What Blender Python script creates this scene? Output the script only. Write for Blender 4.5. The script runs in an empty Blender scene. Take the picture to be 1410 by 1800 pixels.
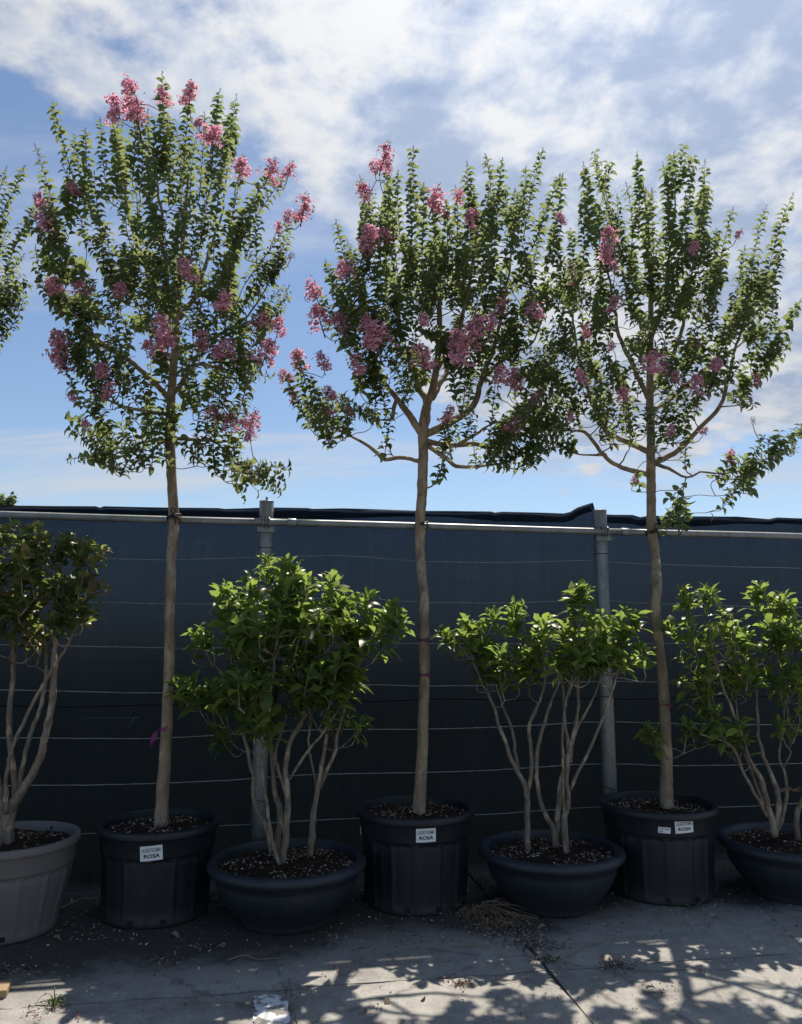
import bpy, math, random
import numpy as np
from mathutils import Vector, Matrix

random.seed(7)
R = np.random.default_rng(11)
rad = math.radians
scene = bpy.context.scene
COL = scene.collection

# ------------------------------------------------------------------ camera
PITCH = rad(8.46)
F = 1412.0                       # focal length in pixels of the 1410 x 1800 photograph
CAMZ = 1.5
cam_d = bpy.data.cameras.new('camera')
cam_d.sensor_fit = 'HORIZONTAL'
cam_d.sensor_width = 36.0
cam_d.lens = 36.0 * F / 1410.0
cam_d.clip_start = 0.05
cam_d.clip_end = 3000
cam = bpy.data.objects.new('camera', cam_d)
COL.objects.link(cam)
cam.location = (0, 0, CAMZ)
cam.rotation_euler = (math.pi / 2 + PITCH, 0, 0)
scene.camera = cam

# ------------------------------------------------------------------ light and sky
SUN = Vector((0.17, 0.577, 1.0)).normalized()
SUN_EL = math.asin(SUN.z)
SUN_AZ = math.atan2(SUN.x, SUN.y)
sun_d = bpy.data.lights.new('sun', 'SUN')
sun_d.energy = 5.0
sun_d.angle = rad(0.55)
sun_d.color = (1.0, 0.92, 0.79)
sun = bpy.data.objects.new('sun', sun_d)
COL.objects.link(sun)
sun.rotation_euler = SUN.to_track_quat('Z', 'Y').to_euler()

scene.view_settings.view_transform = 'Standard'
scene.view_settings.look = 'None'
scene.view_settings.gamma = 1.0
scene.view_settings.exposure = 0.42
scene.view_settings.use_curve_mapping = False

cy = scene.cycles
cy.max_bounces = 7
cy.diffuse_bounces = 3
cy.glossy_bounces = 2
cy.transmission_bounces = 4
cy.transparent_max_bounces = 6

world = bpy.data.worlds.new('World')
scene.world = world
world.use_nodes = True


class NT:
    """small helper to write node trees"""
    def __init__(self, tree):
        self.t = tree
        tree.nodes.clear()

    def n(self, typ, ins=None, **props):
        nd = self.t.nodes.new(typ)
        for k, v in props.items():
            setattr(nd, k, v)
        for k, v in (ins or {}).items():
            self.put(nd.inputs[k], v)
        return nd

    def put(self, sock, v):
        if isinstance(v, bpy.types.NodeSocket):
            self.t.links.new(v, sock)
        elif isinstance(v, bpy.types.Node):
            self.t.links.new(v.outputs[0], sock)
        else:
            sock.default_value = v

    def m(self, op, a, b=0.0, c=0.0, clamp=False):
        nd = self.t.nodes.new('ShaderNodeMath')
        nd.operation = op
        nd.use_clamp = clamp
        self.put(nd.inputs[0], a)
        self.put(nd.inputs[1], b)
        self.put(nd.inputs[2], c)
        return nd.outputs[0]

    def ss(self, x, lo, hi, a=0.0, b=1.0):
        nd = self.n('ShaderNodeMapRange', interpolation_type='SMOOTHSTEP')
        self.put(nd.inputs['Value'], x)
        self.put(nd.inputs['From Min'], lo)
        self.put(nd.inputs['From Max'], hi)
        self.put(nd.inputs['To Min'], a)
        self.put(nd.inputs['To Max'], b)
        return nd.outputs[0]

    def mix(self, f, a, b, blend='MIX'):
        nd = self.n('ShaderNodeMix', data_type='RGBA', blend_type=blend)
        self.put(nd.inputs[0], f)
        self.put(nd.inputs[6], a)
        self.put(nd.inputs[7], b)
        return nd.outputs[2]

    def noise(self, vec, scale, detail=4.0, rough=0.55, dist=0.0, out=0, dims='3D'):
        nd = self.n('ShaderNodeTexNoise', noise_dimensions=dims)
        if vec is not None:
            self.put(nd.inputs['Vector'], vec)
        self.put(nd.inputs['Scale'], scale)
        self.put(nd.inputs['Detail'], detail)
        self.put(nd.inputs['Roughness'], rough)
        self.put(nd.inputs['Distortion'], dist)
        return nd.outputs[out]

    def ramp(self, f, stops):
        nd = self.n('ShaderNodeValToRGB')
        e = nd.color_ramp.elements
        while len(e) < len(stops):
            e.new(0.5)
        for i, (p, c) in enumerate(stops):
            e[i].position = p
            e[i].color = (*c, 1.0) if len(c) == 3 else c
        self.put(nd.inputs[0], f)
        return nd.outputs[0]

    def vmap(self, vec, scale=(1, 1, 1), loc=(0, 0, 0)):
        nd = self.n('ShaderNodeMapping')
        self.put(nd.inputs['Vector'], vec)
        nd.inputs['Scale'].default_value = scale
        nd.inputs['Location'].default_value = loc
        return nd.outputs[0]


SKY_STRENGTH = 0.088


def build_world():
    w = NT(world.node_tree)
    sky = w.n('ShaderNodeTexSky', sky_type='NISHITA')
    sky.sun_disc = False
    sky.sun_elevation = SUN_EL
    sky.sun_rotation = SUN_AZ
    sky.altitude = 0
    sky.air_density = 1.0
    sky.dust_density = 0.4
    sky.ozone_density = 3.0
    tc = w.n('ShaderNodeTexCoord')
    d = tc.outputs['Generated']
    sep = w.n('ShaderNodeSeparateXYZ', {0: d})
    x, y, z = sep.outputs
    az = w.m('ARCTAN2', x, y)
    el = w.m('ARCSINE', z)
    zc = w.m('ADD', w.m('MAXIMUM', z, 0.0), 0.22)
    px = w.m('DIVIDE', x, zc)
    py = w.m('DIVIDE', y, zc)
    p = w.n('ShaderNodeCombineXYZ', {0: px, 1: py, 2: 0.0}).outputs[0]
    # the edge of the cloud deck: an elevation (radians) for each azimuth
    fc = w.n('ShaderNodeFloatCurve')
    c = fc.mapping.curves[0]
    pts = [(0.0, 0.95), (0.25, 0.80), (0.35, 0.60), (0.40, 0.575), (0.45, 0.52), (0.475, 0.46), (0.492, 0.40),
           (0.515, 0.27), (0.56, 0.20), (0.60, 0.19), (0.645, 0.22), (0.72, 0.36), (1.0, 0.95)]
    while len(c.points) < len(pts):
        c.points.new(0.5, 0.5)
    for i, q in enumerate(pts):
        c.points[i].location = q
    fc.mapping.update()
    w.put(fc.inputs['Value'], w.m('ADD', w.m('MULTIPLY', az, 0.5 / math.pi), 0.5, clamp=True))
    # azimuth 0.5 +- 0.0737 is the picture: stretch that part of the curve
    azn = w.m('ADD', w.m('MULTIPLY', w.m('TANH', w.m('MULTIPLY', az, 0.9)), 0.36), 0.5, clamp=True)
    w.put(fc.inputs['Value'], azn)
    over = w.m('SUBTRACT', el, fc.outputs[0])
    # broken cloud overhead: the sun itself stands in a clear gap
    deck = w.m('MULTIPLY', w.ss(over, -0.10, 0.10), w.ss(el, 1.05, 0.80, 0.35, 1.0))
    big = w.noise(w.vmap(p, (1, 1, 1), (3.1, 1.7, 0)), 2.2, 9.0, 0.50, 0.15)
    med = w.noise(w.vmap(p, (1, 1, 1), (7.7, 2.2, 4.0)), 7.0, 8.0, 0.58, 0.15)
    f = w.m('ADD', w.m('MULTIPLY', big, 0.52), w.m('MULTIPLY', med, 0.48))
    thr = w.m('SUBTRACT', 0.66, w.m('MULTIPLY', deck, 0.34))
    dens = w.ss(w.m('SUBTRACT', f, thr), -0.01, 0.125)
    # thin stretched veils low over the horizon
    veil = w.noise(w.vmap(p, (0.35, 1.5, 1), (4.1, 8.2, 2)), 1.6, 9.0, 0.6, 0.35)
    low = w.m('MULTIPLY', w.ss(el, 0.10, 0.19), w.ss(el, 0.70, 0.34))
    vd = w.m('MULTIPLY', w.m('MULTIPLY', w.ss(veil, 0.47, 0.66), low), 0.75)
    dens = w.m('MAXIMUM', dens, vd)
    # cloud light: blue-grey bellies where thick, white where thin, brighter towards the sun
    dot = w.n('ShaderNodeVectorMath', {0: d, 1: SUN}, operation='DOT_PRODUCT').outputs['Value']
    fwd = w.m('POWER', w.m('MAXIMUM', dot, 0.0), 6.0)
    fine = w.noise(w.vmap(p, (1, 1, 1), (1.1, 5.2, 9.0)), 8.5, 8.0, 0.58, 0.2)
    bl = w.m('ADD', w.m('MULTIPLY', big, 0.38), w.m('MULTIPLY', fine, 0.62))
    belly = w.m('MULTIPLY', w.ss(bl, 0.40, 0.60), deck)
    lum = w.m('ADD', w.m('MULTIPLY', fwd, 3.2), 4.0)
    lum = w.m('MULTIPLY', lum, w.m('SUBTRACT', 1.40, w.m('MULTIPLY', belly, 0.55)))
    ccol = w.mix(belly, (1.0, 1.0, 1.0, 1), (0.77, 0.94, 1.26, 1))
    cl = w.n('ShaderNodeVectorMath', {0: ccol}, operation='SCALE')
    w.put(cl.inputs['Scale'], lum)
    mx = w.mix(w.m('MULTIPLY', dens, 0.92), sky.outputs[0], cl.outputs[0])
    bg = w.n('ShaderNodeBackground', {'Color': mx, 'Strength': SKY_STRENGTH})
    out = w.n('ShaderNodeOutputWorld')
    w.put(out.inputs['Surface'], bg.outputs[0])


build_world()

# ------------------------------------------------------------------ geometry of the view: a pixel of the photograph and a distance give a point
SP, CP = math.sin(PITCH), math.cos(PITCH)


def ray(px, py):
    a, b = (px - 705.0) / F, (900.0 - py) / F
    return np.array([a, CP - b * SP, SP + b * CP])


def P(px, py, Y):
    r = ray(px, py)
    return np.array([0, 0, CAMZ]) + r * (Y / r[1])


YAW = rad(9.3)
TY = math.tan(YAW)
E1 = np.array([math.cos(YAW), math.sin(YAW), 0])
E2 = np.array([-math.sin(YAW), math.cos(YAW), 0])
FV = 5.175                        # the cloth stands at this distance along E2


def Pv(px, py, v):
    """point on the vertical plane parallel to the fence at distance v"""
    r = ray(px, py)
    t = v / float(np.dot(r, E2))
    return np.array([0, 0, CAMZ]) + r * t


def UV(u, v, z=0.0):
    return E1 * u + E2 * v + np.array([0, 0, z])


# ------------------------------------------------------------------ mesh helpers
class MB:
    def __init__(self):
        self.V, self.Fc, self.n = [], [], 0

    def add(self, v, f):
        v = np.asarray(v, float).reshape(-1, 3)
        self.V.append(v)
        self.Fc.append((f, self.n))
        self.n += len(v)

    def tube(self, pts, rr, sides=8, cap=True):
        pts = np.asarray(pts, float)
        n = len(pts)
        rr = np.broadcast_to(np.asarray(rr, float), (n,))
        tg = np.gradient(pts, axis=0)
        tg /= np.linalg.norm(tg, axis=1)[:, None] + 1e-9
        ref = np.array([0.31, 0.12, 0.94]) if abs(tg[0][2]) < 0.8 else np.array([1.0, 0.2, 0.1])
        u = np.cross(tg[0], ref)
        u /= np.linalg.norm(u)
        ring = []
        an = np.linspace(0, 2 * math.pi, sides, endpoint=False)
        for i in range(n):
            u = u - tg[i] * np.dot(u, tg[i])
            u /= np.linalg.norm(u) + 1e-9
            w = np.cross(tg[i], u)
            ring.append(pts[i] + rr[i] * (np.cos(an)[:, None] * u + np.sin(an)[:, None] * w))
        v = np.concatenate(ring)
        f = []
        for i in range(n - 1):
            for k in range(sides):
                k2 = (k + 1) % sides
                f.append((i * sides + k, i * sides + k2, (i + 1) * sides + k2, (i + 1) * sides + k))
        if cap:
            f.append(tuple(range(sides))[::-1])
            f.append(tuple((n - 1) * sides + k for k in range(sides)))
        self.add(v, f)

    def box(self, c, s, rot=None):
        v = np.array([[a, b, d] for a in (-.5, .5) for b in (-.5, .5) for d in (-.5, .5)]) * np.asarray(s)
        if rot is not None:
            v = v @ np.asarray(rot).T
        self.add(v + np.asarray(c), [(0, 1, 3, 2), (4, 6, 7, 5), (0, 4, 5, 1), (2, 3, 7, 6), (0, 2, 6, 4), (1, 5, 7, 3)])

    def many(self, tv, tf, M, pos):
        """many copies of a template: M (n,3,3) with columns = axes, pos (n,3)"""
        tv = np.asarray(tv)
        v = np.einsum('nij,kj->nki', M, tv) + pos[:, None, :]
        k = len(tv)
        base = (np.arange(len(pos)) * k)[:, None, None]
        f = (np.asarray(tf)[None] + base).reshape(-1, len(tf[0]))
        self.add(v.reshape(-1, 3), f.tolist())

    def build(self, name, mat, parent=None, origin=None, smooth=True):
        V = np.concatenate(self.V) if self.V else np.zeros((0, 3))
        if origin is not None:
            V = V - np.asarray(origin)
        faces = []
        for f, o in self.Fc:
            if o == 0:
                faces += list(f)
            else:
                faces += [tuple(i + o for i in q) for q in f]
        me = bpy.data.meshes.new(name)
        me.from_pydata(V.tolist(), [], faces)
        if smooth:
            me.polygons.foreach_set('use_smooth', [True] * len(me.polygons))
        me.update()
        if mat:
            me.materials.append(mat)
        return link(name, me, parent, origin)


def link(name, me, parent=None, origin=None):
    o = bpy.data.objects.new(name, me)
    COL.objects.link(o)
    if parent is not None:
        o.parent = parent
    elif origin is not None:
        o.location = tuple(origin)
    return o


def empty(name, loc):
    o = bpy.data.objects.new(name, None)
    o.empty_display_size = 0.1
    COL.objects.link(o)
    o.location = tuple(loc)
    return o


def tag(o, label=None, cat=None, group=None, kind=None):
    if label:
        o['label'] = label
    if cat:
        o['category'] = cat
    if group:
        o['group'] = group
    if kind:
        o['kind'] = kind
    return o


def spline(pts, step=0.03, jitter=0.0, extra=None):
    """Catmull-Rom through pts (and extra columns), resampled"""
    pts = np.asarray(pts, float)
    A = np.concatenate([pts, np.asarray(extra, float).reshape(len(pts), -1)], 1) if extra is not None else pts
    q = np.concatenate([[2 * A[0] - A[1]], A, [2 * A[-1] - A[-2]]])
    out = []
    for i in range(1, len(q) - 2):
        L = np.linalg.norm(q[i + 1][:3] - q[i][:3])
        m = max(2, int(L / step))
        for t in np.linspace(0, 1, m, endpoint=False):
            a, b, c, d = q[i - 1], q[i], q[i + 1], q[i + 2]
            out.append(0.5 * (2 * b + (c - a) * t + (2 * a - 5 * b + 4 * c - d) * t * t + (3 * b - a - 3 * c + d) * t ** 3))
    out.append(q[-2])
    out = np.array(out)
    if jitter:
        n = len(out)
        out[1:-1, :3] += R.normal(0, jitter, (max(0, n - 2), 3))
    return out


def unit(v):
    v = np.asarray(v, float)
    return v / (np.linalg.norm(v, axis=-1, keepdims=True) + 1e-9)


# ------------------------------------------------------------------ materials
def new_mat(name):
    m = bpy.data.materials.new(name)
    m.use_nodes = True
    t = NT(m.node_tree)
    out = t.n('ShaderNodeOutputMaterial')
    return m, t, out


def bsdf(t, col, rough=0.6, spec=0.5, normal=None, metal=0.0, **kw):
    b = t.n('ShaderNodeBsdfPrincipled')
    t.put(b.inputs['Base Color'], col)
    t.put(b.inputs['Roughness'], rough)
    t.put(b.inputs['Specular IOR Level'], spec)
    t.put(b.inputs['Metallic'], metal)
    if normal is not None:
        t.put(b.inputs['Normal'], normal)
    return b


def bump(t, h, strength=0.4, dist=0.01):
    b = t.n('ShaderNodeBump')
    t.put(b.inputs['Height'], h)
    b.inputs['Strength'].default_value = strength
    b.inputs['Distance'].default_value = dist
    return b.outputs[0]


def objco(t):
    return t.n('ShaderNodeTexCoord').outputs['Object']


def geopos(t):
    return t.n('ShaderNodeNewGeometry').outputs['Position']


def leaf_material(name, c_dark, c_mid, c_new, trans, rough=0.42, spec=0.45, tfac=0.42, warm=None):
    m, t, out = new_mat(name)
    geo = t.n('ShaderNodeNewGeometry')
    oi = t.n('ShaderNodeObjectInfo')
    rnd = t.m('FRACT', t.m('ADD', geo.outputs['Random Per Island'], oi.outputs['Random']))
    stops = [(0.0, c_dark), (0.55, c_mid), (0.93, c_new)]
    if warm:
        stops = [(0.0, c_dark), (0.5, c_mid), (0.80, c_new), (0.97, warm)]
    col = t.ramp(rnd, stops)
    nz = t.noise(objco(t), 60, 2.0)
    col = t.mix(0.25, col, t.ramp(nz, [(0.3, (0.6, 0.6, 0.6)), (0.7, (1.3, 1.3, 1.2))]), 'MULTIPLY')
    b = bsdf(t, col, rough, spec)
    tr = t.n('ShaderNodeBsdfTranslucent')
    tcol = t.mix(1.0, t.mix(0.5, col, (0.5, 0.5, 0.5, 1)), (*trans, 1), 'MULTIPLY')
    t.put(tr.inputs['Color'], tcol)
    mx = t.n('ShaderNodeMixShader', {0: tfac})
    t.put(mx.inputs[1], b.outputs[0])
    t.put(mx.inputs[2], tr.outputs[0])
    t.put(out.inputs[0], mx.outputs[0])
    return m


def petal_material(name, stops, trans, tfac=0.45):
    m, t, out = new_mat(name)
    geo = t.n('ShaderNodeNewGeometry')
    oi = t.n('ShaderNodeObjectInfo')
    rnd = t.m('FRACT', t.m('ADD', geo.outputs['Random Per Island'], oi.outputs['Random']))
    col = t.ramp(rnd, stops)
    b = bsdf(t, col, 0.6, 0.2)
    tr = t.n('ShaderNodeBsdfTranslucent')
    t.put(tr.inputs['Color'], t.mix(1.0, col, (*trans, 1), 'MULTIPLY'))
    mx = t.n('ShaderNodeMixShader', {0: tfac})
    t.put(mx.inputs[1], b.outputs[0])
    t.put(mx.inputs[2], tr.outputs[0])
    t.put(out.inputs[0], mx.outputs[0])
    return m


def bark_material(name, a, b_, c, stretch=6.0, scale=9.0):
    m, t, out = new_mat(name)
    co = objco(t)
    st = t.vmap(co, (stretch, stretch, 1.0))
    n1 = t.noise(st, scale, 6.0, 0.6, 0.4)
    n2 = t.noise(t.vmap(co, (2.2, 2.2, 1.0)), 7.0, 3.0, 0.5, 0.6)
    col = t.ramp(n1, [(0.28, a), (0.5, b_), (0.72, c)])
    col = t.mix(t.ss(n2, 0.54, 0.60), col, t.mix(0.55, col, (0.46, 0.36, 0.26, 1)))
    n4 = t.noise(t.vmap(co, (3.5, 3.5, 1.0), (4, 1, 7)), 9.0, 4.0, 0.6, 0.8)
    col = t.mix(t.m('MULTIPLY', t.ss(n4, 0.60, 0.66), 0.6), col, (0.11, 0.085, 0.07, 1))
    kn = t.n('ShaderNodeTexVoronoi', {'Vector': t.vmap(co, (1, 1, 0.45)), 'Scale': 13.0})
    col = t.mix(t.m('MULTIPLY', t.ss(kn.outputs['Distance'], 0.10, 0.05), 0.55), col, (0.07, 0.05, 0.04, 1))
    fine = t.noise(st, scale * 5, 3.0)
    h = t.m('ADD', n1, t.m('MULTIPLY', fine, 0.35))
    bs = bsdf(t, col, 0.78, 0.25, bump(t, h, 0.55, 0.006))
    t.put(out.inputs[0], bs.outputs[0])
    return m


def plastic(name, col, var=0.25, rough=0.55, dust=0.12, dustcol=(0.22, 0.20, 0.18)):
    m, t, out = new_mat(name)
    co = objco(t)
    n1 = t.noise(co, 5.0, 5.0, 0.6)
    n2 = t.noise(t.vmap(co, (1, 1, 0.25)), 16.0, 5.0, 0.65, 0.4)
    base = t.mix(n1, (*[v * (1 - var) for v in col], 1), (*[v * (1 + var) for v in col], 1))
    sepz = t.n('ShaderNodeSeparateXYZ', {0: co}).outputs[2]
    splash = t.ss(t.m('ADD', sepz, t.m('MULTIPLY', n1, 0.10)), 0.20, 0.05)
    dm = t.m('MULTIPLY', t.ss(n2, 0.5, 0.75), dust)
    dm = t.m('ADD', dm, t.m('MULTIPLY', splash, dust * 1.2), clamp=True)
    base = t.mix(dm, base, (*dustcol, 1))
    r = t.m('ADD', t.m('MULTIPLY', n2, 0.2), rough - 0.1)
    bs = bsdf(t, base, r, 0.45, bump(t, t.noise(co, 220, 2.0), 0.12, 0.002))
    t.put(out.inputs[0], bs.outputs[0])
    return m


def island_mat(name, stops, rough=0.85, spec=0.2):
    m, t, out = new_mat(name)
    geo = t.n('ShaderNodeNewGeometry')
    col = t.ramp(geo.outputs['Random Per Island'], stops)
    t.put(out.inputs[0], bsdf(t, col, rough, spec).outputs[0])
    return m


def flat_mat(name, col, rough=0.7, spec=0.3, metal=0.0, var=0.2, scale=30):
    m, t, out = new_mat(name)
    n = t.noise(objco(t), scale, 4.0, 0.6)
    c = t.mix(n, (*[v * (1 - var) for v in col], 1), (*[v * (1 + var) for v in col], 1))
    t.put(out.inputs[0], bsdf(t, c, rough, spec, None, metal).outputs[0])
    return m


M = {}
M['tree_leaf'] = leaf_material('crape_leaf', (0.044, 0.066, 0.032), (0.072, 0.106, 0.048), (0.118, 0.140, 0.050), (0.98, 1.12, 0.48), 0.60, 0.20, 0.52)
M['shrub_leaf'] = leaf_material('glossy_leaf', (0.040, 0.070, 0.028), (0.072, 0.118, 0.038), (0.17, 0.20, 0.045), (1.08, 1.38, 0.34), 0.36, 0.45, 0.52)
M['bronze_leaf'] = leaf_material('bronze_tip_leaf', (0.034, 0.056, 0.028), (0.062, 0.092, 0.038), (0.12, 0.135, 0.045), (1.0, 1.15, 0.32), 0.36, 0.5, 0.50, warm=(0.19, 0.105, 0.060))
M['far_leaf'] = leaf_material('far_leaf', (0.05, 0.08, 0.03), (0.08, 0.12, 0.05), (0.12, 0.16, 0.07), (0.8, 1.0, 0.3))
M['petal'] = petal_material('pink_petal', [(0.0, (0.60, 0.25, 0.36)), (0.35, (0.78, 0.42, 0.52)), (0.7, (0.88, 0.58, 0.67)), (1.0, (0.94, 0.76, 0.81))], (1.0, 0.88, 0.93), 0.55)
M['spent'] = petal_material('spent_petal', [(0.0, (0.14, 0.07, 0.06)), (0.5, (0.28, 0.15, 0.12)), (1.0, (0.45, 0.18, 0.24))], (1.0, 0.8, 0.8))
M['bud'] = island_mat('flower_bud', [(0.0, (0.07, 0.06, 0.03)), (0.5, (0.13, 0.08, 0.045)), (1.0, (0.22, 0.09, 0.08))], 0.6)
M['bark'] = bark_material('crape_bark', (0.155, 0.115, 0.084), (0.275, 0.208, 0.150), (0.37, 0.295, 0.222), 2.6, 7.0)
M['twig'] = bark_material('twig_bark', (0.10, 0.072, 0.05), (0.17, 0.125, 0.09), (0.26, 0.20, 0.15), 3.0, 14.0)
M['stem'] = bark_material('stem_bark', (0.10, 0.080, 0.062), (0.18, 0.148, 0.118), (0.27, 0.23, 0.19), 3.0, 18.0)
M['pot_black'] = plastic('anthracite_plastic', (0.0110, 0.0145, 0.0200), 0.25, 0.5, 0.09)
M['bowl'] = plastic('slate_plastic', (0.021, 0.026, 0.036), 0.2, 0.48, 0.08)
M['pot_grey'] = plastic('taupe_plastic', (0.150, 0.136, 0.136), 0.10, 0.55, 0.10)
M['soil'] = flat_mat('potting_soil', (0.030, 0.021, 0.015), 0.95, 0.1, 0, 0.6, 60)
M['chips'] = island_mat('soil_bits', [(0.0, (0.030, 0.019, 0.012)), (0.50, (0.085, 0.055, 0.035)), (0.72, (0.19, 0.14, 0.10)), (0.88, (0.40, 0.34, 0.28)), (1.0, (0.70, 0.67, 0.62))], 0.9)
M['sticker'] = flat_mat('sticker_paper', (0.78, 0.79, 0.80), 0.55, 0.3, 0, 0.04)
M['ink'] = flat_mat('black_ink', (0.012, 0.012, 0.014), 0.6, 0.3)
M['ink_soft'] = flat_mat('grey_ink', (0.05, 0.05, 0.055), 0.6, 0.3)
M['band_faded'] = flat_mat('faded_band', (0.13, 0.035, 0.10), 0.6, 0.3)
M['ribbon'] = flat_mat('magenta_ribbon', (0.19, 0.02, 0.13), 0.5, 0.4)
M['ribbon_dull'] = flat_mat('dull_red_ribbon', (0.16, 0.05, 0.06), 0.6, 0.3)
M['tie'] = flat_mat('black_tie', (0.018, 0.017, 0.018), 0.55, 0.4)
M['wire'] = flat_mat('dull_wire', (0.27, 0.28, 0.29), 0.55, 0.4, 0.15, 0.85, 26)
M['teal'] = flat_mat('teal_string', (0.05, 0.20, 0.20), 0.7, 0.2)
M['straw'] = island_mat('dry_straw', [(0.0, (0.10, 0.070, 0.048)), (0.5, (0.20, 0.148, 0.10)), (1.0, (0.36, 0.28, 0.20))], 0.85)
M['drytwig'] = flat_mat('dry_twig', (0.26, 0.20, 0.145), 0.85, 0.2, 0, 0.3, 40)
M['blade'] = leaf_material('grass_blade', (0.06, 0.10, 0.03), (0.10, 0.16, 0.04), (0.20, 0.24, 0.07), (0.9, 1.2, 0.3))
M['deadleaf'] = island_mat('dead_leaf', [(0.0, (0.10, 0.065, 0.04)), (0.5, (0.20, 0.14, 0.09)), (1.0, (0.32, 0.26, 0.18))], 0.8)
M['litter'] = island_mat('ground_bits', [(0.0, (0.035, 0.025, 0.02)), (0.50, (0.10, 0.07, 0.05)), (0.74, (0.24, 0.19, 0.145)), (0.90, (0.48, 0.44, 0.40)), (1.0, (0.66, 0.63, 0.59))], 0.9)
M['fallen'] = island_mat('fallen_petal', [(0.0, (0.14, 0.05, 0.05)), (0.6, (0.24, 0.11, 0.10)), (1.0, (0.38, 0.22, 0.20))], 0.8)
M['brickm'] = flat_mat('terracotta_brick', (0.32, 0.23, 0.14), 0.85, 0.2, 0, 0.35, 40)


def galvanised():
    m, t, out = new_mat('galvanised_steel')
    co = objco(t)
    v = t.n('ShaderNodeTexVoronoi', {'Vector': co, 'Scale': 70.0})
    n = t.noise(co, 6.0, 6.0, 0.65)
    col = t.ramp(n, [(0.25, (0.16, 0.17, 0.18)), (0.6, (0.29, 0.30, 0.31)), (0.85, (0.40, 0.41, 0.42))])
    col = t.mix(0.25, col, v.outputs['Color'], 'SOFT_LIGHT')
    rust = t.ss(t.noise(t.vmap(co, (1, 1, 1), (5, 2, 1)), 3.2, 6.0, 0.7), 0.60, 0.72)
    col = t.mix(t.m('MULTIPLY', rust, 0.65), col, (0.21, 0.12, 0.075, 1))
    r = t.m('ADD', t.m('MULTIPLY', n, 0.25), 0.36)
    t.put(out.inputs[0], bsdf(t, col, r, 0.5, bump(t, n, 0.15, 0.003), 0.45).outputs[0])
    return m


M['galv'] = galvanised()


def cloth_material(name, open_=0.075, tint=(0.46, 0.62, 0.95)):
    m, t, out = new_mat(name)
    co = objco(t)
    streak = t.noise(t.vmap(co, (42, 3, 1.2)), 1.0, 4.0, 0.6)
    cross = t.noise(t.vmap(co, (1.5, 2, 60)), 1.0, 3.0, 0.6)
    soft = t.noise(co, 1.6, 4.0, 0.5)
    k = t.m('ADD', t.m('ADD', t.m('MULTIPLY', streak, 0.6), t.m('MULTIPLY', cross, 0.4)), t.m('MULTIPLY', soft, 0.35))
    col = t.ramp(k, [(0.45, (0.0022, 0.0040, 0.0080)), (0.9, (0.0048, 0.0076, 0.0138))])
    # dust dried on the weave in soft patches and runs, and a round scuff
    dust = t.ss(t.noise(t.vmap(co, (1.1, 1, 0.7)), 2.3, 6.0, 0.62, 0.5), 0.52, 0.78)
    runs = t.ss(t.noise(t.vmap(co, (16, 1, 0.8)), 1.0, 5.0, 0.6), 0.56, 0.74)
    col = t.mix(t.m('MULTIPLY', t.m('ADD', dust, runs), 0.035), col, (0.085, 0.085, 0.085, 1))
    sp_ = Pv(352, 967, FV)
    dd = t.n('ShaderNodeVectorMath', {0: geopos(t), 1: tuple(sp_)}, operation='DISTANCE').outputs['Value']
    dd = t.m('ADD', dd, t.m('MULTIPLY', t.m('SUBTRACT', soft, 0.5), 0.05))
    ring = t.m('MULTIPLY', t.ss(dd, 0.085, 0.06), t.ss(dd, 0.03, 0.06))
    col = t.mix(t.m('MULTIPLY', ring, 0.16), col, (0.10, 0.10, 0.105, 1))
    b = bsdf(t, col, 0.8, 0.08)
    tl = t.n('ShaderNodeBsdfTranslucent', {'Color': (0.0004, 0.0007, 0.0012, 1)})
    a1 = t.n('ShaderNodeAddShader')
    t.put(a1.inputs[0], b.outputs[0])
    t.put(a1.inputs[1], tl.outputs[0])
    # daylight scattered forward through the weave: what stands behind shows only as a blur
    tp = t.n('ShaderNodeBsdfRefraction', {'Color': (*tint, 1), 'Roughness': 0.55, 'IOR': 1.25})
    mx = t.n('ShaderNodeMixShader')
    t.put(mx.inputs[0], t.m('MULTIPLY', t.ss(k, 0.40, 1.0, 0.85, 1.14), open_))
    t.put(mx.inputs[1], a1.outputs[0])
    t.put(mx.inputs[2], tp.outputs[0])
    t.put(out.inputs[0], mx.outputs[0])
    return m


M['cloth'] = cloth_material('shade_cloth', 0.052)
M['hem'] = cloth_material('shade_cloth_hem', 0.12, (0.72, 0.84, 1.0))


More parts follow.
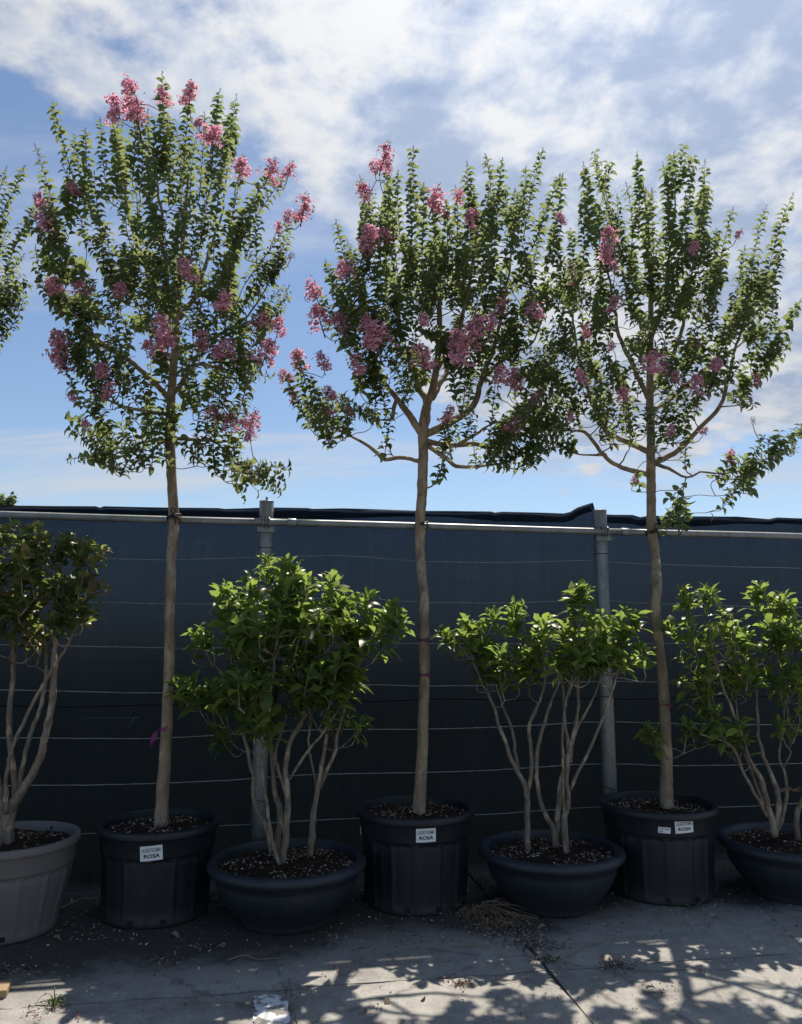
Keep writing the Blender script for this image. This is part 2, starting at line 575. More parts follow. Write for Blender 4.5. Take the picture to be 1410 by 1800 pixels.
def concrete():
    m, t, out = new_mat('worn_concrete')
    p = geopos(t)
    n1 = t.noise(p, 1.3, 6.0, 0.6, 0.3)
    n2 = t.noise(p, 9.0, 7.0, 0.65)
    n3 = t.noise(p, 70.0, 4.0, 0.6)
    k = t.m('ADD', t.m('ADD', t.m('MULTIPLY', n1, 0.40), t.m('MULTIPLY', n2, 0.36)), t.m('MULTIPLY', n3, 0.24))
    col = t.ramp(k, [(0.36, (0.165, 0.155, 0.142)), (0.50, (0.295, 0.281, 0.260)), (0.64, (0.425, 0.408, 0.378))])
    # damp soil washed out from the pots: a stained strip along the fence with a ragged edge; its colour also deepens the shade there
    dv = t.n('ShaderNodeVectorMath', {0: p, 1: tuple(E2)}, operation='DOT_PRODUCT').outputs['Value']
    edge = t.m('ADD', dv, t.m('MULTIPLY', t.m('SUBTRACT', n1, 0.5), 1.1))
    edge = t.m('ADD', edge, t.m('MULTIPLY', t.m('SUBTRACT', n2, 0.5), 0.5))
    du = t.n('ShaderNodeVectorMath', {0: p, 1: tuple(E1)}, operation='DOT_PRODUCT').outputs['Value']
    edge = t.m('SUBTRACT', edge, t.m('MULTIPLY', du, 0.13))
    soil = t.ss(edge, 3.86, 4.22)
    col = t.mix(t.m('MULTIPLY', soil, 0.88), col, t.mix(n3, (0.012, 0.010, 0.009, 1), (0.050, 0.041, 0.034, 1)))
    spots = t.ss(t.noise(t.vmap(p, (1, 1, 1), (3, 8, 0)), 16.0, 4.0, 0.7), 0.63, 0.70)
    col = t.mix(t.m('MULTIPLY', spots, 0.55), col, (0.10, 0.085, 0.07, 1))
    vor = t.n('ShaderNodeTexVoronoi', {'Vector': t.vmap(p, (1, 1, 1), (0.3, 0.1, 0)), 'Scale': 0.9}, feature='DISTANCE_TO_EDGE')
    wob = t.m('ADD', vor.outputs['Distance'], t.m('MULTIPLY', t.m('SUBTRACT', n2, 0.5), 0.05))
    crack = t.ss(wob, 0.006, 0.0)
    col = t.mix(t.m('MULTIPLY', crack, 0.35), col, (0.07, 0.06, 0.05, 1))
    h = t.m('ADD', t.m('ADD', t.m('MULTIPLY', n2, 0.6), t.m('MULTIPLY', n3, 0.6)), t.m('MULTIPLY', crack, -0.8))
    t.put(out.inputs[0], bsdf(t, col, 0.82, 0.3, bump(t, h, 0.5, 0.008)).outputs[0])
    return m


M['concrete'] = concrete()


def field():
    m, t, out = new_mat('field_grass')
    p = geopos(t)
    n1 = t.noise(p, 0.4, 6.0, 0.6)
    n2 = t.noise(p, 14.0, 5.0, 0.7)
    col = t.mix(n1, (0.030, 0.040, 0.020, 1), (0.055, 0.056, 0.032, 1))
    col = t.mix(t.m('MULTIPLY', n2, 0.6), col, (0.045, 0.036, 0.024, 1))
    t.put(out.inputs[0], bsdf(t, col, 0.95, 0.1, bump(t, n2, 0.6, 0.03)).outputs[0])
    return m


M['field'] = field()

# ------------------------------------------------------------------ ground
g = MB()
s = 900.0
g.add([(-s, -s, -0.03), (s, -s, -0.03), (s, s, -0.03), (-s, s, -0.03)], [(0, 1, 2, 3)])
tag(g.build('ground', M['field'], smooth=False), kind='structure')

yard = empty('concrete_yard', (0, 0, 0))
tag(yard, kind='structure')
gap = 0.003
for r_, (v0, v1) in enumerate(((-2.6, 0.55), (0.55, 3.71), (3.71, 5.42))):
    for k in range(-3, 4):
        u0, u1 = 1.28 + 3.0 * (k - 1), 1.28 + 3.0 * k
        mb = MB()
        top = R.normal(0, 0.0012)
        nu, nv = 40, 20
        uu = np.linspace(u0 + gap, u1 - gap, nu + 1)
        vv = np.linspace(v0 + gap, v1 - gap, nv + 1)
        # slightly crumbled edges
        V = []
        for j, b in enumerate(vv):
            for i, a in enumerate(uu):
                e = 0.0
                aa, bb = a, b
                if i in (0, nu) or j in (0, nv):
                    e = -0.003 - abs(R.normal(0, 0.0035))
                    if j == 0:
                        bb += abs(R.normal(0, 0.005))
                    if j == nv:
                        bb -= abs(R.normal(0, 0.005))
                    if i == 0:
                        aa += abs(R.normal(0, 0.005))
                    if i == nu:
                        aa -= abs(R.normal(0, 0.005))
                V.append(UV(aa, bb, top + e))
        n0 = len(V)
        fs = [(j * (nu + 1) + i, j * (nu + 1) + i + 1, (j + 1) * (nu + 1) + i + 1, (j + 1) * (nu + 1) + i) for j in range(nv) for i in range(nu)]
        rim = [i for i in range(nu + 1)] + [j * (nu + 1) + nu for j in range(1, nv + 1)] + [nv * (nu + 1) + i for i in range(nu - 1, -1, -1)] + [j * (nu + 1) for j in range(nv - 1, 0, -1)]
        for q in rim:
            V.append(V[q] * np.array([1, 1, 0]) + np.array([0, 0, -0.06]))
        for a in range(len(rim)):
            b = (a + 1) % len(rim)
            fs.append((rim[b], rim[a], n0 + a, n0 + b))
        mb.add(V, fs)
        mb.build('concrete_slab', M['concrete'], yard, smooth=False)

# ------------------------------------------------------------------ fence: cloth, posts, rail, wires
top_px = [(-420, 880), (-200, 886), (0, 893), (60, 892.5), (170, 893.5), (178, 896), (184, 893.5), (300, 896), (385, 896.5), (395, 898), (470, 896), (540, 897), (548, 898.5), (600, 898), (730, 901.5), (860, 902), (868, 904), (880, 902.5), (990, 905), (1003, 902), (1016, 894), (1028, 890), (1041, 886), (1046, 906), (1075, 907.5), (1110, 908), (1123, 912), (1140, 909), (1180, 911), (1290, 911.5), (1320, 914), (1345, 916), (1360, 913), (1410, 914.5), (1600, 917), (1900, 921)]
tu, tz = [], []
for px, py in top_px:
    q = Pv(px, py, FV)
    tu.append(float(np.dot(q, E1)))
    tz.append(q[2])
cu = np.linspace(tu[0], tu[-1], 420)
cu = np.unique(np.concatenate([cu, np.array(tu)]))
cz = np.interp(cu, tu, tz)
mb = MB()
rows = 26
V = []
ph = R.uniform(0, 6, 8)


def wav(u, z):
    return 0.010 * math.sin(2.1 * u + ph[0]) + 0.006 * math.sin(5.3 * u + ph[1] + z) + 0.004 * math.sin(11 * u + 2.2 * z + ph[2]) + 0.006 * math.sin(3.0 * z + u + ph[3])


for j in range(rows + 1):
    t = j / rows
    for u, zt in zip(cu, cz):
        z = -0.02 + (zt + 0.02) * t
        V.append(UV(u, FV + wav(u, z), z))
W = len(cu)
fs = [(j * W + i, j * W + i + 1, (j + 1) * W + i + 1, (j + 1) * W + i) for j in range(rows) for i in range(W - 1)]
mb.add(V, fs)
screen = empty('shade_cloth_fence', UV(0, FV, 0))
tag(screen, 'black woven shade cloth screen stretched behind the potted trees and shrubs', 'fence')
OS = UV(0, FV, 0)
mb.build('cloth', M['cloth'], screen, OS)
# folded hem along the top: thrown over to the front, rumpled
mb = MB()
V = []
prof = 9
for i, (u, zt) in enumerate(zip(cu, cz)):
    a = 0.5 + 0.5 * math.sin(3.7 * u + 1.0) * math.sin(1.3 * u + 0.4)
    amp = 0.35 + 0.65 * max(0.0, math.sin(2.6 * u - 0.5)) ** 2
    drop = 0.035 + 0.04 * a
    fwd = 0.022 + 0.026 * amp
    for k in range(prof):
        t = k / (prof - 1)
        ang = t * math.pi
        if t < 0.35:
            yy = fwd * math.sin(t / 0.35 * math.pi / 2)
            z = zt + 0.004 + 0.006 * math.sin(t / 0.35 * math.pi)
        else:
            tt = (t - 0.35) / 0.65
            yy = fwd + 0.012 * amp * math.sin(tt * math.pi) + 0.006 * math.sin(9 * u + 4 * tt)
            z = zt + 0.004 - drop * tt
        V.append(UV(u, FV + wav(u, zt) - 0.002 - yy, z))
fs = [(i * prof + k, (i + 1) * prof + k, (i + 1) * prof + k + 1, i * prof + k + 1) for i in range(W - 1) for k in range(prof - 1)]
mb.add(V, fs)
mb.build('folded_hem', M['hem'], screen, OS)
# the lapped seam between two widths of cloth, low down
mb = MB()
V = []
us = np.linspace(tu[0], tu[-1], 260)
for u in us:
    zc_ = 1.06 + 0.006 * math.sin(2 * u) + 0.004 * math.sin(7 * u)
    for dz, dy in ((0.003, 0.002), (0.0015, 0.004), (-0.0015, 0.004), (-0.003, 0.002)):
        V.append(UV(u, FV + wav(u, zc_ + dz) - dy, zc_ + dz))
mb.add(V, [(i * 4 + k, i * 4 + k + 1, (i + 1) * 4 + k + 1, (i + 1) * 4 + k) for i in range(len(us) - 1) for k in range(3)])
mb.build('seam_tape', M['cloth'], screen, OS)

# wires
wires = [
    [(-300, 975), (0, 981), (205, 982.5), (290, 984), (455, 980), (600, 977), (730, 986), (870, 989), (1045, 985), (1062, 987), (1150, 992), (1410, 999), (1700, 1003)],
    [(-300, 1048), (0, 1055), (150, 1058), (290, 1061), (385, 1061), (600, 1051), (730, 1058), (870, 1060), (1045, 1056), (1150, 1061), (1410, 1068), (1700, 1070)],
    [(-300, 1130), (0, 1133), (150, 1136), (290, 1139), (350, 1140), (600, 1131), (730, 1131.5), (1000, 1131), (1060, 1129), (1150, 1131), (1410, 1133), (1700, 1134)],
    [(-300, 1212), (0, 1213), (150, 1216), (290, 1218), (470, 1211), (650, 1204), (740, 1206), (880, 1204), (1060, 1198), (1150, 1199), (1410, 1202), (1700, 1200)],
    [(-300, 1300), (0, 1297), (150, 1298), (270, 1298), (400, 1291), (480, 1286), (600, 1282), (740, 1282), (900, 1277), (1050, 1269), (1150, 1271), (1410, 1274), (1700, 1270)],
    [(-300, 1388), (20, 1381), (150, 1380), (280, 1377), (410, 1371), (490, 1365), (570, 1361), (735, 1358), (860, 1354), (1050, 1343), (1200, 1346), (1410, 1342), (1700, 1337)],
    [(-300, 1488), (0, 1473), (150, 1466), (390, 1452), (490, 1446), (620, 1439), (850, 1432), (950, 1425), (1060, 1419), (1270, 1419), (1410, 1412), (1700, 1402)],
]
wname = ['topmost wire strung across the cloth just under the rail', 'second wire from the top strung across the black cloth',
         'third wire from the top crossing the cloth at shrub height', 'fourth wire from the top, the middle one of seven',
         'fifth wire from the top crossing behind the shrub stems', 'sixth wire from the top, crossing just above the pot rims',
         'lowest wire on the cloth, hidden partly behind the pots']
for k, w in enumerate(wires):
    pts = np.array([Pv(a, b, FV - 0.024) for a, b in w])
    mb = MB()
    sp = spline(pts, 0.05)
    sp[:, 2] += R.normal(0, 0.0006, len(sp))
    mb.tube(sp, 0.0027, 5)
    o = mb.build('fence_wire', M['wire'], None, tuple(sp[0]))
    tag(o, wname[k], 'wire', 'wires strung across the shade cloth')


def cyl(mb, c, r, z0, z1, sides=24, bev=0.003):
    c = np.asarray(c, float)
    mb.tube([c * [1, 1, 0] + [0, 0, z] for z in (z0, z0 + bev, z1 - bev, z1)], [r - bev * .6, r, r, r - bev * .6], sides)


def ringat(mb, c, r, z, rr=0.003, tilt=0.0, n=20):
    an = np.linspace(0, 2 * math.pi, n + 1)
    pts = [(c[0] + r * math.cos(a), c[1] + r * math.sin(a), z + tilt * r * math.cos(a)) for a in an]
    mb.tube(pts, rr, 6)


RAILV = FV - 0.122
POSTV = FV - 0.053
# rail: one long pipe line with sleeves
ra = Pv(0, 905, RAILV)
rb = Pv(1410, 943.5, RAILV)
ru0, ru1 = float(np.dot(ra, E1)), float(np.dot(rb, E1))
rz = lambda u: ra[2] + (rb[2] - ra[2]) * (u - ru0) / (ru1 - ru0)


def rail_u(px):
    q = Pv(px, 920, RAILV)
    return float(np.dot(q, E1))


rail = empty('support_rail', UV(ru0 - 1.6, RAILV, rz(ru0 - 1.6)))
tag(rail, 'horizontal galvanised pipe rail that the tree trunks are tied to', 'rail')
OR = np.array(rail.location)
joints = [ru0 - 1.6, rail_u(513), rail_u(1098), ru1 + 1.6]
for a, b in zip(joints[:-1], joints[1:]):
    mb = MB()
    us = np.linspace(a + 0.001, b - 0.001, 14)
    mb.tube([UV(u, RAILV, rz(u) + 0.002 * math.sin(2.3 * u)) for u in us], 0.0225, 18)
    mb.build('pipe', M['galv'], rail, OR)
for u in joints[1:3]:
    mb = MB()
    mb.tube([UV(u + d, RAILV, rz(u) + 0.002 * math.sin(2.3 * u)) for d in (-0.027, -0.024, 0.024, 0.027)], [0.0255, 0.027, 0.027, 0.0255], 18)
    mb.build('coupling_sleeve', M['galv'], rail, OR)


def post(px_top, py_top, label, pin):
    q = Pv(px_top, 920, POSTV)
    zt = Pv(px_top, py_top, POSTV)[2]
    c = np.array([q[0], q[1], 0])
    root = empty('fence_post', c)
    tag(root, label, 'post', 'steel posts carrying the rail')
    mb = MB()
    cyl(mb, c, 0.0455, -0.04, zt - 0.004, 28)
    mb.build('pipe', M['galv'], root, c)
    mb = MB()
    cyl(mb, c, 0.0468, zt - 0.008, zt, 28)
    mb.build('cap', M['galv'], root, c)
    if pin:
        mb = MB()
        cyl(mb, c, 0.008, zt - 0.002, zt + 0.028, 10, 0.002)
        mb.build('pin', M['galv'], root, c)
    for zz, tl in ((zt - 0.30, 0.0), (1.08, 0.06), (0.50, -0.25)):
        mb = MB()
        ringat(mb, c, 0.0475, zz, 0.0022, tl)
        mb.build('wire_loop', M['tie'], root, c)
    # saddle clamp that holds the rail
    u = float(np.dot(c, E1))
    zc_ = rz(u)
    mb = MB()
    rot = np.column_stack([E1, E2, [0, 0, 1]])
    mb.box(UV(u, POSTV - 0.050, zc_ - 0.043), (0.105, 0.012, 0.034), rot)
    mb.box(UV(u, POSTV - 0.055, zc_), (0.046, 0.010, 0.075), rot)
    mb.build('clamp', M['galv'], root, c, smooth=False)
    mb = MB()
    an = np.linspace(0.0, 2 * math.pi, 19)
    for du in (-0.018, 0.0, 0.018):
        mb.tube([UV(u + du, RAILV + 0.0265 * math.cos(a), zc_ + 0.0265 * math.sin(a)) for a in an], 0.0075, 6)
    mb.build('clamp_strap', M['galv'], root, c)
    mb = MB()
    cb = UV(u + 0.058, POSTV - 0.052, zc_ - 0.043)
    mb.tube([cb - E1 * 0.012, cb + E1 * 0.012], 0.008, 6)
    mb.build('bolt', M['galv'], root, c, smooth=False)
    return root


post(468, 881, 'galvanised post with a pin on its cap, behind the left dark bowl', True)
post(1055, 897, 'galvanised post beside the torn cloth peak, behind the right-hand black pot', False)

# ------------------------------------------------------------------ pots
def pot_mesh(prof, flutes=0, fl_depth=0.008, fl_z=(0, 0), nth=120, phase=0.0):
    """lathe; between fl_z the wall is pressed in between upright ribs, the upper end of each panel arched"""
    mb = MB()
    V = []
    th = np.linspace(0, 2 * math.pi, nth, endpoint=False)
    for r, z in prof:
        for a in th:
            rr = r
            if flutes and fl_z[0] <= z <= fl_z[1] and r > 0.05:
                q = ((a + phase) / (2 * math.pi) * flutes) % 1.0
                w = min(1.0, max(0.0, (min(q, 1 - q) - 0.07) / 0.05))
                arch = fl_z[1] - 0.012 - 0.020 * (2 * abs(q - 0.5)) ** 2 * 0.8 + 0.008
                e = min(1.0, max(0.0, (arch - z) / 0.006))
                rr = r - fl_depth * w * e
            V.append((rr * math.cos(a), rr * math.sin(a), z))
    n = len(prof)
    fs = [(j * nth + i, j * nth + (i + 1) % nth, (j + 1) * nth + (i + 1) % nth, (j + 1) * nth + i) for j in range(n - 1) for i in range(nth)]
    fs.append(tuple(range(nth))[::-1])
    mb.add(V, fs)
    return mb


def tall_prof(R0, H, Rb):
    """rim radius, height, base radius"""
    zc = H - 0.135
    p = [(Rb - 0.02, 0.0), (Rb - 0.004, 0.004), (Rb, 0.012)]
    for t in np.linspace(0.06, 1, 12):
        p.append((Rb + (R0 - 0.034 - Rb) * t, 0.012 + (zc - 0.045 - 0.012) * t))
    for dz in (0.038, 0.031, 0.024, 0.018, 0.012, 0.006, 0.0):
        p.append((R0 - 0.0335, zc - dz))
    p += [(R0 - 0.024, zc + 0.003), (R0 - 0.0225, zc + 0.008), (R0 - 0.018, H - 0.046), (R0 - 0.015, H - 0.042),
          (R0 - 0.004, H - 0.040), (R0 - 0.001, H - 0.036), (R0, H - 0.028), (R0, H - 0.010), (R0 - 0.004, H - 0.002), (R0 - 0.012, H),
          (R0 - 0.024, H - 0.001), (R0 - 0.031, H - 0.007), (R0 - 0.036, H - 0.03), (R0 - 0.045, H - 0.14), (R0 - 0.06, H - 0.16)]
    return p, zc


def bowl_prof(R0, H, Rb):
    p = [(Rb - 0.03, 0.0), (Rb - 0.006, 0.004), (Rb, 0.014), (Rb + 0.002, 0.03)]
    for t in np.linspace(0.08, 1, 14):
        p.append((Rb + (R0 - 0.05 - Rb) * math.sin(t * math.pi / 2) ** 0.9, 0.03 + (H - 0.085 - 0.03) * t))
    p += [(R0 - 0.047, H - 0.083), (R0 - 0.046, H - 0.060)]
    for a in np.linspace(-60, 150, 12):
        p.append((R0 - 0.029 + 0.029 * math.cos(rad(a)), H - 0.029 + 0.029 * math.sin(rad(a))))
    p += [(R0 - 0.058, H - 0.03), (R0 - 0.066, H - 0.10), (R0 - 0.09, H - 0.13)]
    return p


TET = np.array([(-.5, -.35, -.25), (.5, -.3, -.25), (0, .45, -.25), (.1, 0, .35), (-.25, .1, .2)])
TETF = [(0, 2, 1), (0, 1, 3), (1, 2, 3), (2, 4, 3), (0, 4, 2), (0, 3, 4)]


def rot_random(n, flat=0.5):
    ax = unit(R.normal(0, 1, (n, 3)))
    x = unit(ax * [1, 1, flat])
    b = unit(R.normal(0, 1, (n, 3)) * [flat, flat, 1] + [0, 0, 0.6])
    y = unit(np.cross(b, x))
    z = np.cross(x, y)
    return np.stack([x, y, z], axis=2)


def soil_parts(root, c, r, z, n=1100, dome=0.012):
    mb = MB()
    rings, nth = 12, 56
    V = [(c[0], c[1], z + dome)]
    k1, k2 = R.uniform(0, 6, 2)
    hz = lambda x, y, q: z + dome * (1 - q * q) + 0.006 * math.sin(19 * x + k1) * math.sin(17 * y + k2) + R.normal(0, 0.0035)
    for j in range(1, rings + 1):
        q = j / rings
        for i in range(nth):
            a = 2 * math.pi * i / nth
            x, y = r * q * math.cos(a), r * q * math.sin(a)
            V.append((c[0] + x, c[1] + y, hz(x, y, q)))
    fs = [(0, 1 + i, 1 + (i + 1) % nth) for i in range(nth)]
    for j in range(rings - 1):
        b = 1 + j * nth
        fs += [(b + i, b + nth + i, b + nth + (i + 1) % nth, b + (i + 1) % nth) for i in range(nth)]
    mb.add(V, fs)
    so = mb.build('potting_soil', M['soil'], root, c)
    q = np.sqrt(R.uniform(0, 1, n)) * 0.97
    a = R.uniform(0, 2 * math.pi, n)
    x, y = r * q * np.cos(a), r * q * np.sin(a)
    keep = (np.sin(23 * x + k2) * np.sin(21 * y + k1) + np.sin(9 * x - 13 * y + k1)) > R.uniform(-1.6, 0.7, n)
    x, y, q, n = x[keep], y[keep], q[keep], int(keep.sum())
    zz = z + dome * (1 - q * q) + 0.006 * np.sin(19 * x + k1) * np.sin(17 * y + k2) + 0.003
    pos = np.stack([c[0] + x, c[1] + y, zz], 1)
    Mr = rot_random(n, 0.4)
    sc = np.stack([R.uniform(.007, .022, n), R.uniform(.006, .012, n), R.uniform(.005, .010, n)], 1)
    mb = MB()
    mb.many(TET, TETF, Mr * sc[:, None, :], pos)
    tag(mb.build('bark_and_perlite', M['chips'], root, c, smooth=False), kind='stuff')
    return so


def text_mesh(body, width, height, bold=0.0):
    cu_ = bpy.data.curves.new('lettering', 'FONT')
    cu_.body = body
    cu_.align_x = 'CENTER'
    cu_.align_y = 'CENTER'
    cu_.offset = bold
    cu_.resolution_u = 3
    ob = bpy.data.objects.new('lettering_source', cu_)
    COL.objects.link(ob)
    dg = bpy.context.evaluated_depsgraph_get()
    me = bpy.data.meshes.new_from_object(ob.evaluated_get(dg))
    bpy.data.objects.remove(ob)
    bpy.data.curves.remove(cu_)
    n = len(me.vertices)
    co = np.zeros(n * 3)
    me.vertices.foreach_get('co', co)
    co = co.reshape(-1, 3)
    lo, hi = co.min(0), co.max(0)
    v = np.zeros((n, 2))
    v[:, 0] = (co[:, 0] - (lo[0] + hi[0]) / 2) / (hi[0] - lo[0]) * width
    v[:, 1] = (co[:, 1] - (lo[1] + hi[1]) / 2) / (hi[1] - lo[1]) * height
    f = [tuple(p.vertices) for p in me.polygons]
    bpy.data.meshes.remove(me)
    return v, f


def sticker(root, c, px, py, w, h, tilt, rad_at, lines, label=None):
    """paper label bent round the pot wall where the photograph shows it"""
    r0 = ray(px, py)
    d = r0[:2] / np.linalg.norm(r0[:2])
    oc = -np.asarray(c[:2])
    for _ in range(4):
        zz = None
        rr = rad_at(_z if _ else 0.43)
        b = np.dot(oc, d)
        disc = max(0.0, b * b - (np.dot(oc, oc) - rr * rr))
        t = -b - math.sqrt(disc)
        hit = d * t
        _z = CAMZ + r0[2] / np.linalg.norm(r0[:2]) * t
    a0 = math.atan2(hit[1] - c[1], hit[0] - c[0])
    ct, st_ = math.cos(tilt), math.sin(tilt)

    def place(xy, lift):
        out = []
        for x, y in xy:
            x, y = x * ct - y * st_, x * st_ + y * ct
            z = _z + y
            r = rad_at(z) + lift
            a = a0 + x / r
            out.append((c[0] + r * math.cos(a), c[1] + r * math.sin(a), z))
        return out
    gx, gy = 10, 2
    xy = [((i / gx - .5) * w, (j / gy - .5) * h) for j in range(gy + 1) for i in range(gx + 1)]
    mb = MB()
    n = len(xy)
    V = place(xy, 0.0022) + place(xy, 0.0008)
    fs = []
    for j in range(gy):
        for i in range(gx):
            q = (j * (gx + 1) + i, j * (gx + 1) + i + 1, (j + 1) * (gx + 1) + i + 1, (j + 1) * (gx + 1) + i)
            fs += [q, tuple(k + n for k in q[::-1])]
    rim = [i for i in range(gx + 1)] + [j * (gx + 1) + gx for j in range(1, gy + 1)] + [gy * (gx + 1) + i for i in range(gx - 1, -1, -1)] + [j * (gx + 1) for j in range(gy - 1, 0, -1)]
    for k in range(len(rim)):
        e = rim[(k + 1) % len(rim)]
        fs.append((rim[k], rim[k] + n, e + n, e))
    mb.add(V, fs)
    so = mb.build('paper_label', M['sticker'], root, c, smooth=False)
    if label:
        so['label'] = label
    for body, tw, thh, ox, oy, bold, mt in lines:
        v, f = text_mesh(body, tw, thh, bold)
        v = v + np.array([ox, oy])
        mb = MB()
        mb.add(place(v, 0.0030), f)
        mb.build('lettering', M[mt], so, c, smooth=False)
    return so


def big_sticker(root, c, px, py, w, tilt, rad_at):
    h = w * 0.655
    return sticker(root, c, px, py, w, h, tilt, rad_at,
                   [('LAGERSTROEMIA', w * 0.86, h * 0.27, 0, h * 0.21, 0.006, 'ink_soft'), ('ROSA', w * 0.72, h * 0.27, 0.002, -h * 0.18, 0.035, 'ink')],
                   'white paper label reading LAGERSTROEMIA ROSA')


def tall_pot(c, R0, H, Rb, mat, label, phase=0.0):
    p, zc = tall_prof(R0, H, Rb)
    root = empty('plant_pot', c)
    tag(root, label, 'pot')
    mb = pot_mesh(p, 14, 0.007, (0.03, zc - 0.0), 168, phase)
    mb.build('pot_wall', M[mat], root)
    soil_parts(root, c, R0 - 0.036, H - 0.045)
    # drain notch at the foot
    for a in (-1.15, -1.75, 0.4, 2.2):
        mb = MB()
        q = np.array(c) + np.array([(Rb + 0.002) * math.cos(a), (Rb + 0.002) * math.sin(a), 0.032])
        rr = np.column_stack([[-math.sin(a), math.cos(a), 0], [math.cos(a), math.sin(a), 0], [0, 0, 1]])
        mb.box(q, (0.028, 0.008, 0.022), rr)
        mb.build('drain_hole', M['ink'], root, c, smooth=False)
    ra_ = lambda z: np.interp(z, [zc + 0.008, H - 0.046], [R0 - 0.0225, R0 - 0.018])
    return root, ra_


def bowl_pot(c, R0, H, Rb, label):
    root = empty('bowl_planter', c)
    tag(root, label, 'planter', 'wide dark bowl planters')
    pot_mesh(bowl_prof(R0, H, Rb), nth=112).build('bowl_wall', M['bowl'], root)
    mb = MB()
    zz = H - 0.120
    pr = bowl_prof(R0, H, Rb)
    rz_ = np.interp(zz, [q[1] for q in pr[:18]], [q[0] for q in pr[:18]])
    ringat(mb, (0, 0), rz_ + 0.0005, zz, 0.0025, 0, 90)
    mb.build('moulded_line', M['bowl'], root)
    soil_parts(root, c, R0 - 0.058, H - 0.045, 1500, 0.02)
    return root


def ground_c(px, Y):
    q = P(px, 1500, Y)
    # x for the pixel column at the base height
    d = Y * CP - CAMZ * SP * 0.75
    return np.array([(px - 705) / F * d, Y, 0.0])


C1 = ground_c(279, 4.62)
C2 = ground_c(731, 4.82)
C3 = ground_c(1158, 4.98)
B1 = ground_c(506, 4.50)
B2 = ground_c(968, 4.74)
B3 = ground_c(1392, 4.92)
CG = ground_c(15, 4.36)
C0 = C1 + (C1 - C2) * np.array([1.25, 1.0, 1])

pt, ra1 = tall_pot(C1, 0.325, 0.475, 0.280, 'pot_black', 'black pot with tilted ROSA label, between grey pot and left bowl', 0.1)
big_sticker(pt, C1, 266, 1500, 0.112, rad(4), ra1)
pt, ra2 = tall_pot(C2, 0.338, 0.505, 0.290, 'pot_black', 'black pot with centred ROSA label, standing between the two full bowls', 0.25)
big_sticker(pt, C2, 749, 1468.5, 0.108, rad(1.0), ra2)
sticker(pt, C2, 629, 1458, 0.085, 0.042, 0, ra2, [('LAGERSTROEMIA', 0.07, 0.008, 0, 0.009, 0.01, 'ink'), ('Rosa', 0.022, 0.009, -0.022, -0.009, 0.02, 'ink')], 'small white stock label seen edge-on')
pt, ra3 = tall_pot(C3, 0.338, 0.50, 0.290, 'pot_black', 'black pot with both a small and a ROSA label, right of centre', 0.4)
big_sticker(pt, C3, 1203, 1453, 0.106, rad(3.5), ra3)
sticker(pt, C3, 1168, 1459.5, 0.066, 0.032, rad(-2.5), ra3, [('LAGERSTROEMIA', 0.052, 0.007, 0, 0.006, 0.012, 'ink'), ('Rosa', 0.018, 0.0075, -0.017, -0.0075, 0.03, 'ink')], 'small white stock label')
pt, ra0 = tall_pot(C0, 0.325, 0.475, 0.280, 'pot_black', 'black pot of the tree beyond the left edge', 0.3)
ptg, rag = tall_pot(CG, 0.345, 0.455, 0.255, 'pot_grey', 'taupe grey plastic pot with fluted wall at left edge', 0.05)
mb = MB()
q0 = P(91, 1452, CG[1])
mb.tube([P(87, 1478, CG[1] - 0.03), q0], 0.006, 6)
mb.build('plant_tag', M['tie'], ptg, CG)
bowl_pot(B1, 0.420, 0.315, 0.235, 'dark slate bowl planter in front of the pinned post, the nearest bowl')
bowl_pot(B2, 0.405, 0.310, 0.235, 'dark slate bowl planter right of centre, between two ROSA-labelled pots')
bowl_pot(B3, 0.415, 0.310, 0.235, 'dark slate bowl planter cut off by the right edge')

# ------------------------------------------------------------------ leaves
def leaf_template(width, curl, fold, rows=3, obov=0.0):
    """side, along, up; unit length"""
    ts = np.linspace(0, 1, rows + 2)
    V, Fc = [], []
    prev = None
    for k, t in enumerate(ts):
        z = -curl * t * t + 0.10 * math.sin(t * math.pi)
        y = t * (1 - 0.18 * curl * t)
        if k == 0 or k == rows + 1:
            V.append((0, y, z))
            cur = [len(V) - 1]
        else:
            tt = t ** (1.0 + obov)
            w = width * math.sin(math.pi * tt) ** 0.6 * 0.5
            V += [(-w, y, z + fold * w), (0, y, z), (w, y, z + fold * w)]
            cur = [len(V) - 3, len(V) - 2, len(V) - 1]
        if prev is not None:
            if len(prev) == 1:
                Fc += [(prev[0], cur[1], cur[0]), (prev[0], cur[2], cur[1])]
            elif len(cur) == 1:
                Fc += [(prev[0], prev[1], cur[0]), (prev[1], prev[2], cur[0])]
            else:
                for a in (0, 1):
                    Fc += [(prev[a], prev[a + 1], cur[a + 1]), (prev[a], cur[a + 1], cur[a])]
        prev = cur
    return np.array(V), Fc


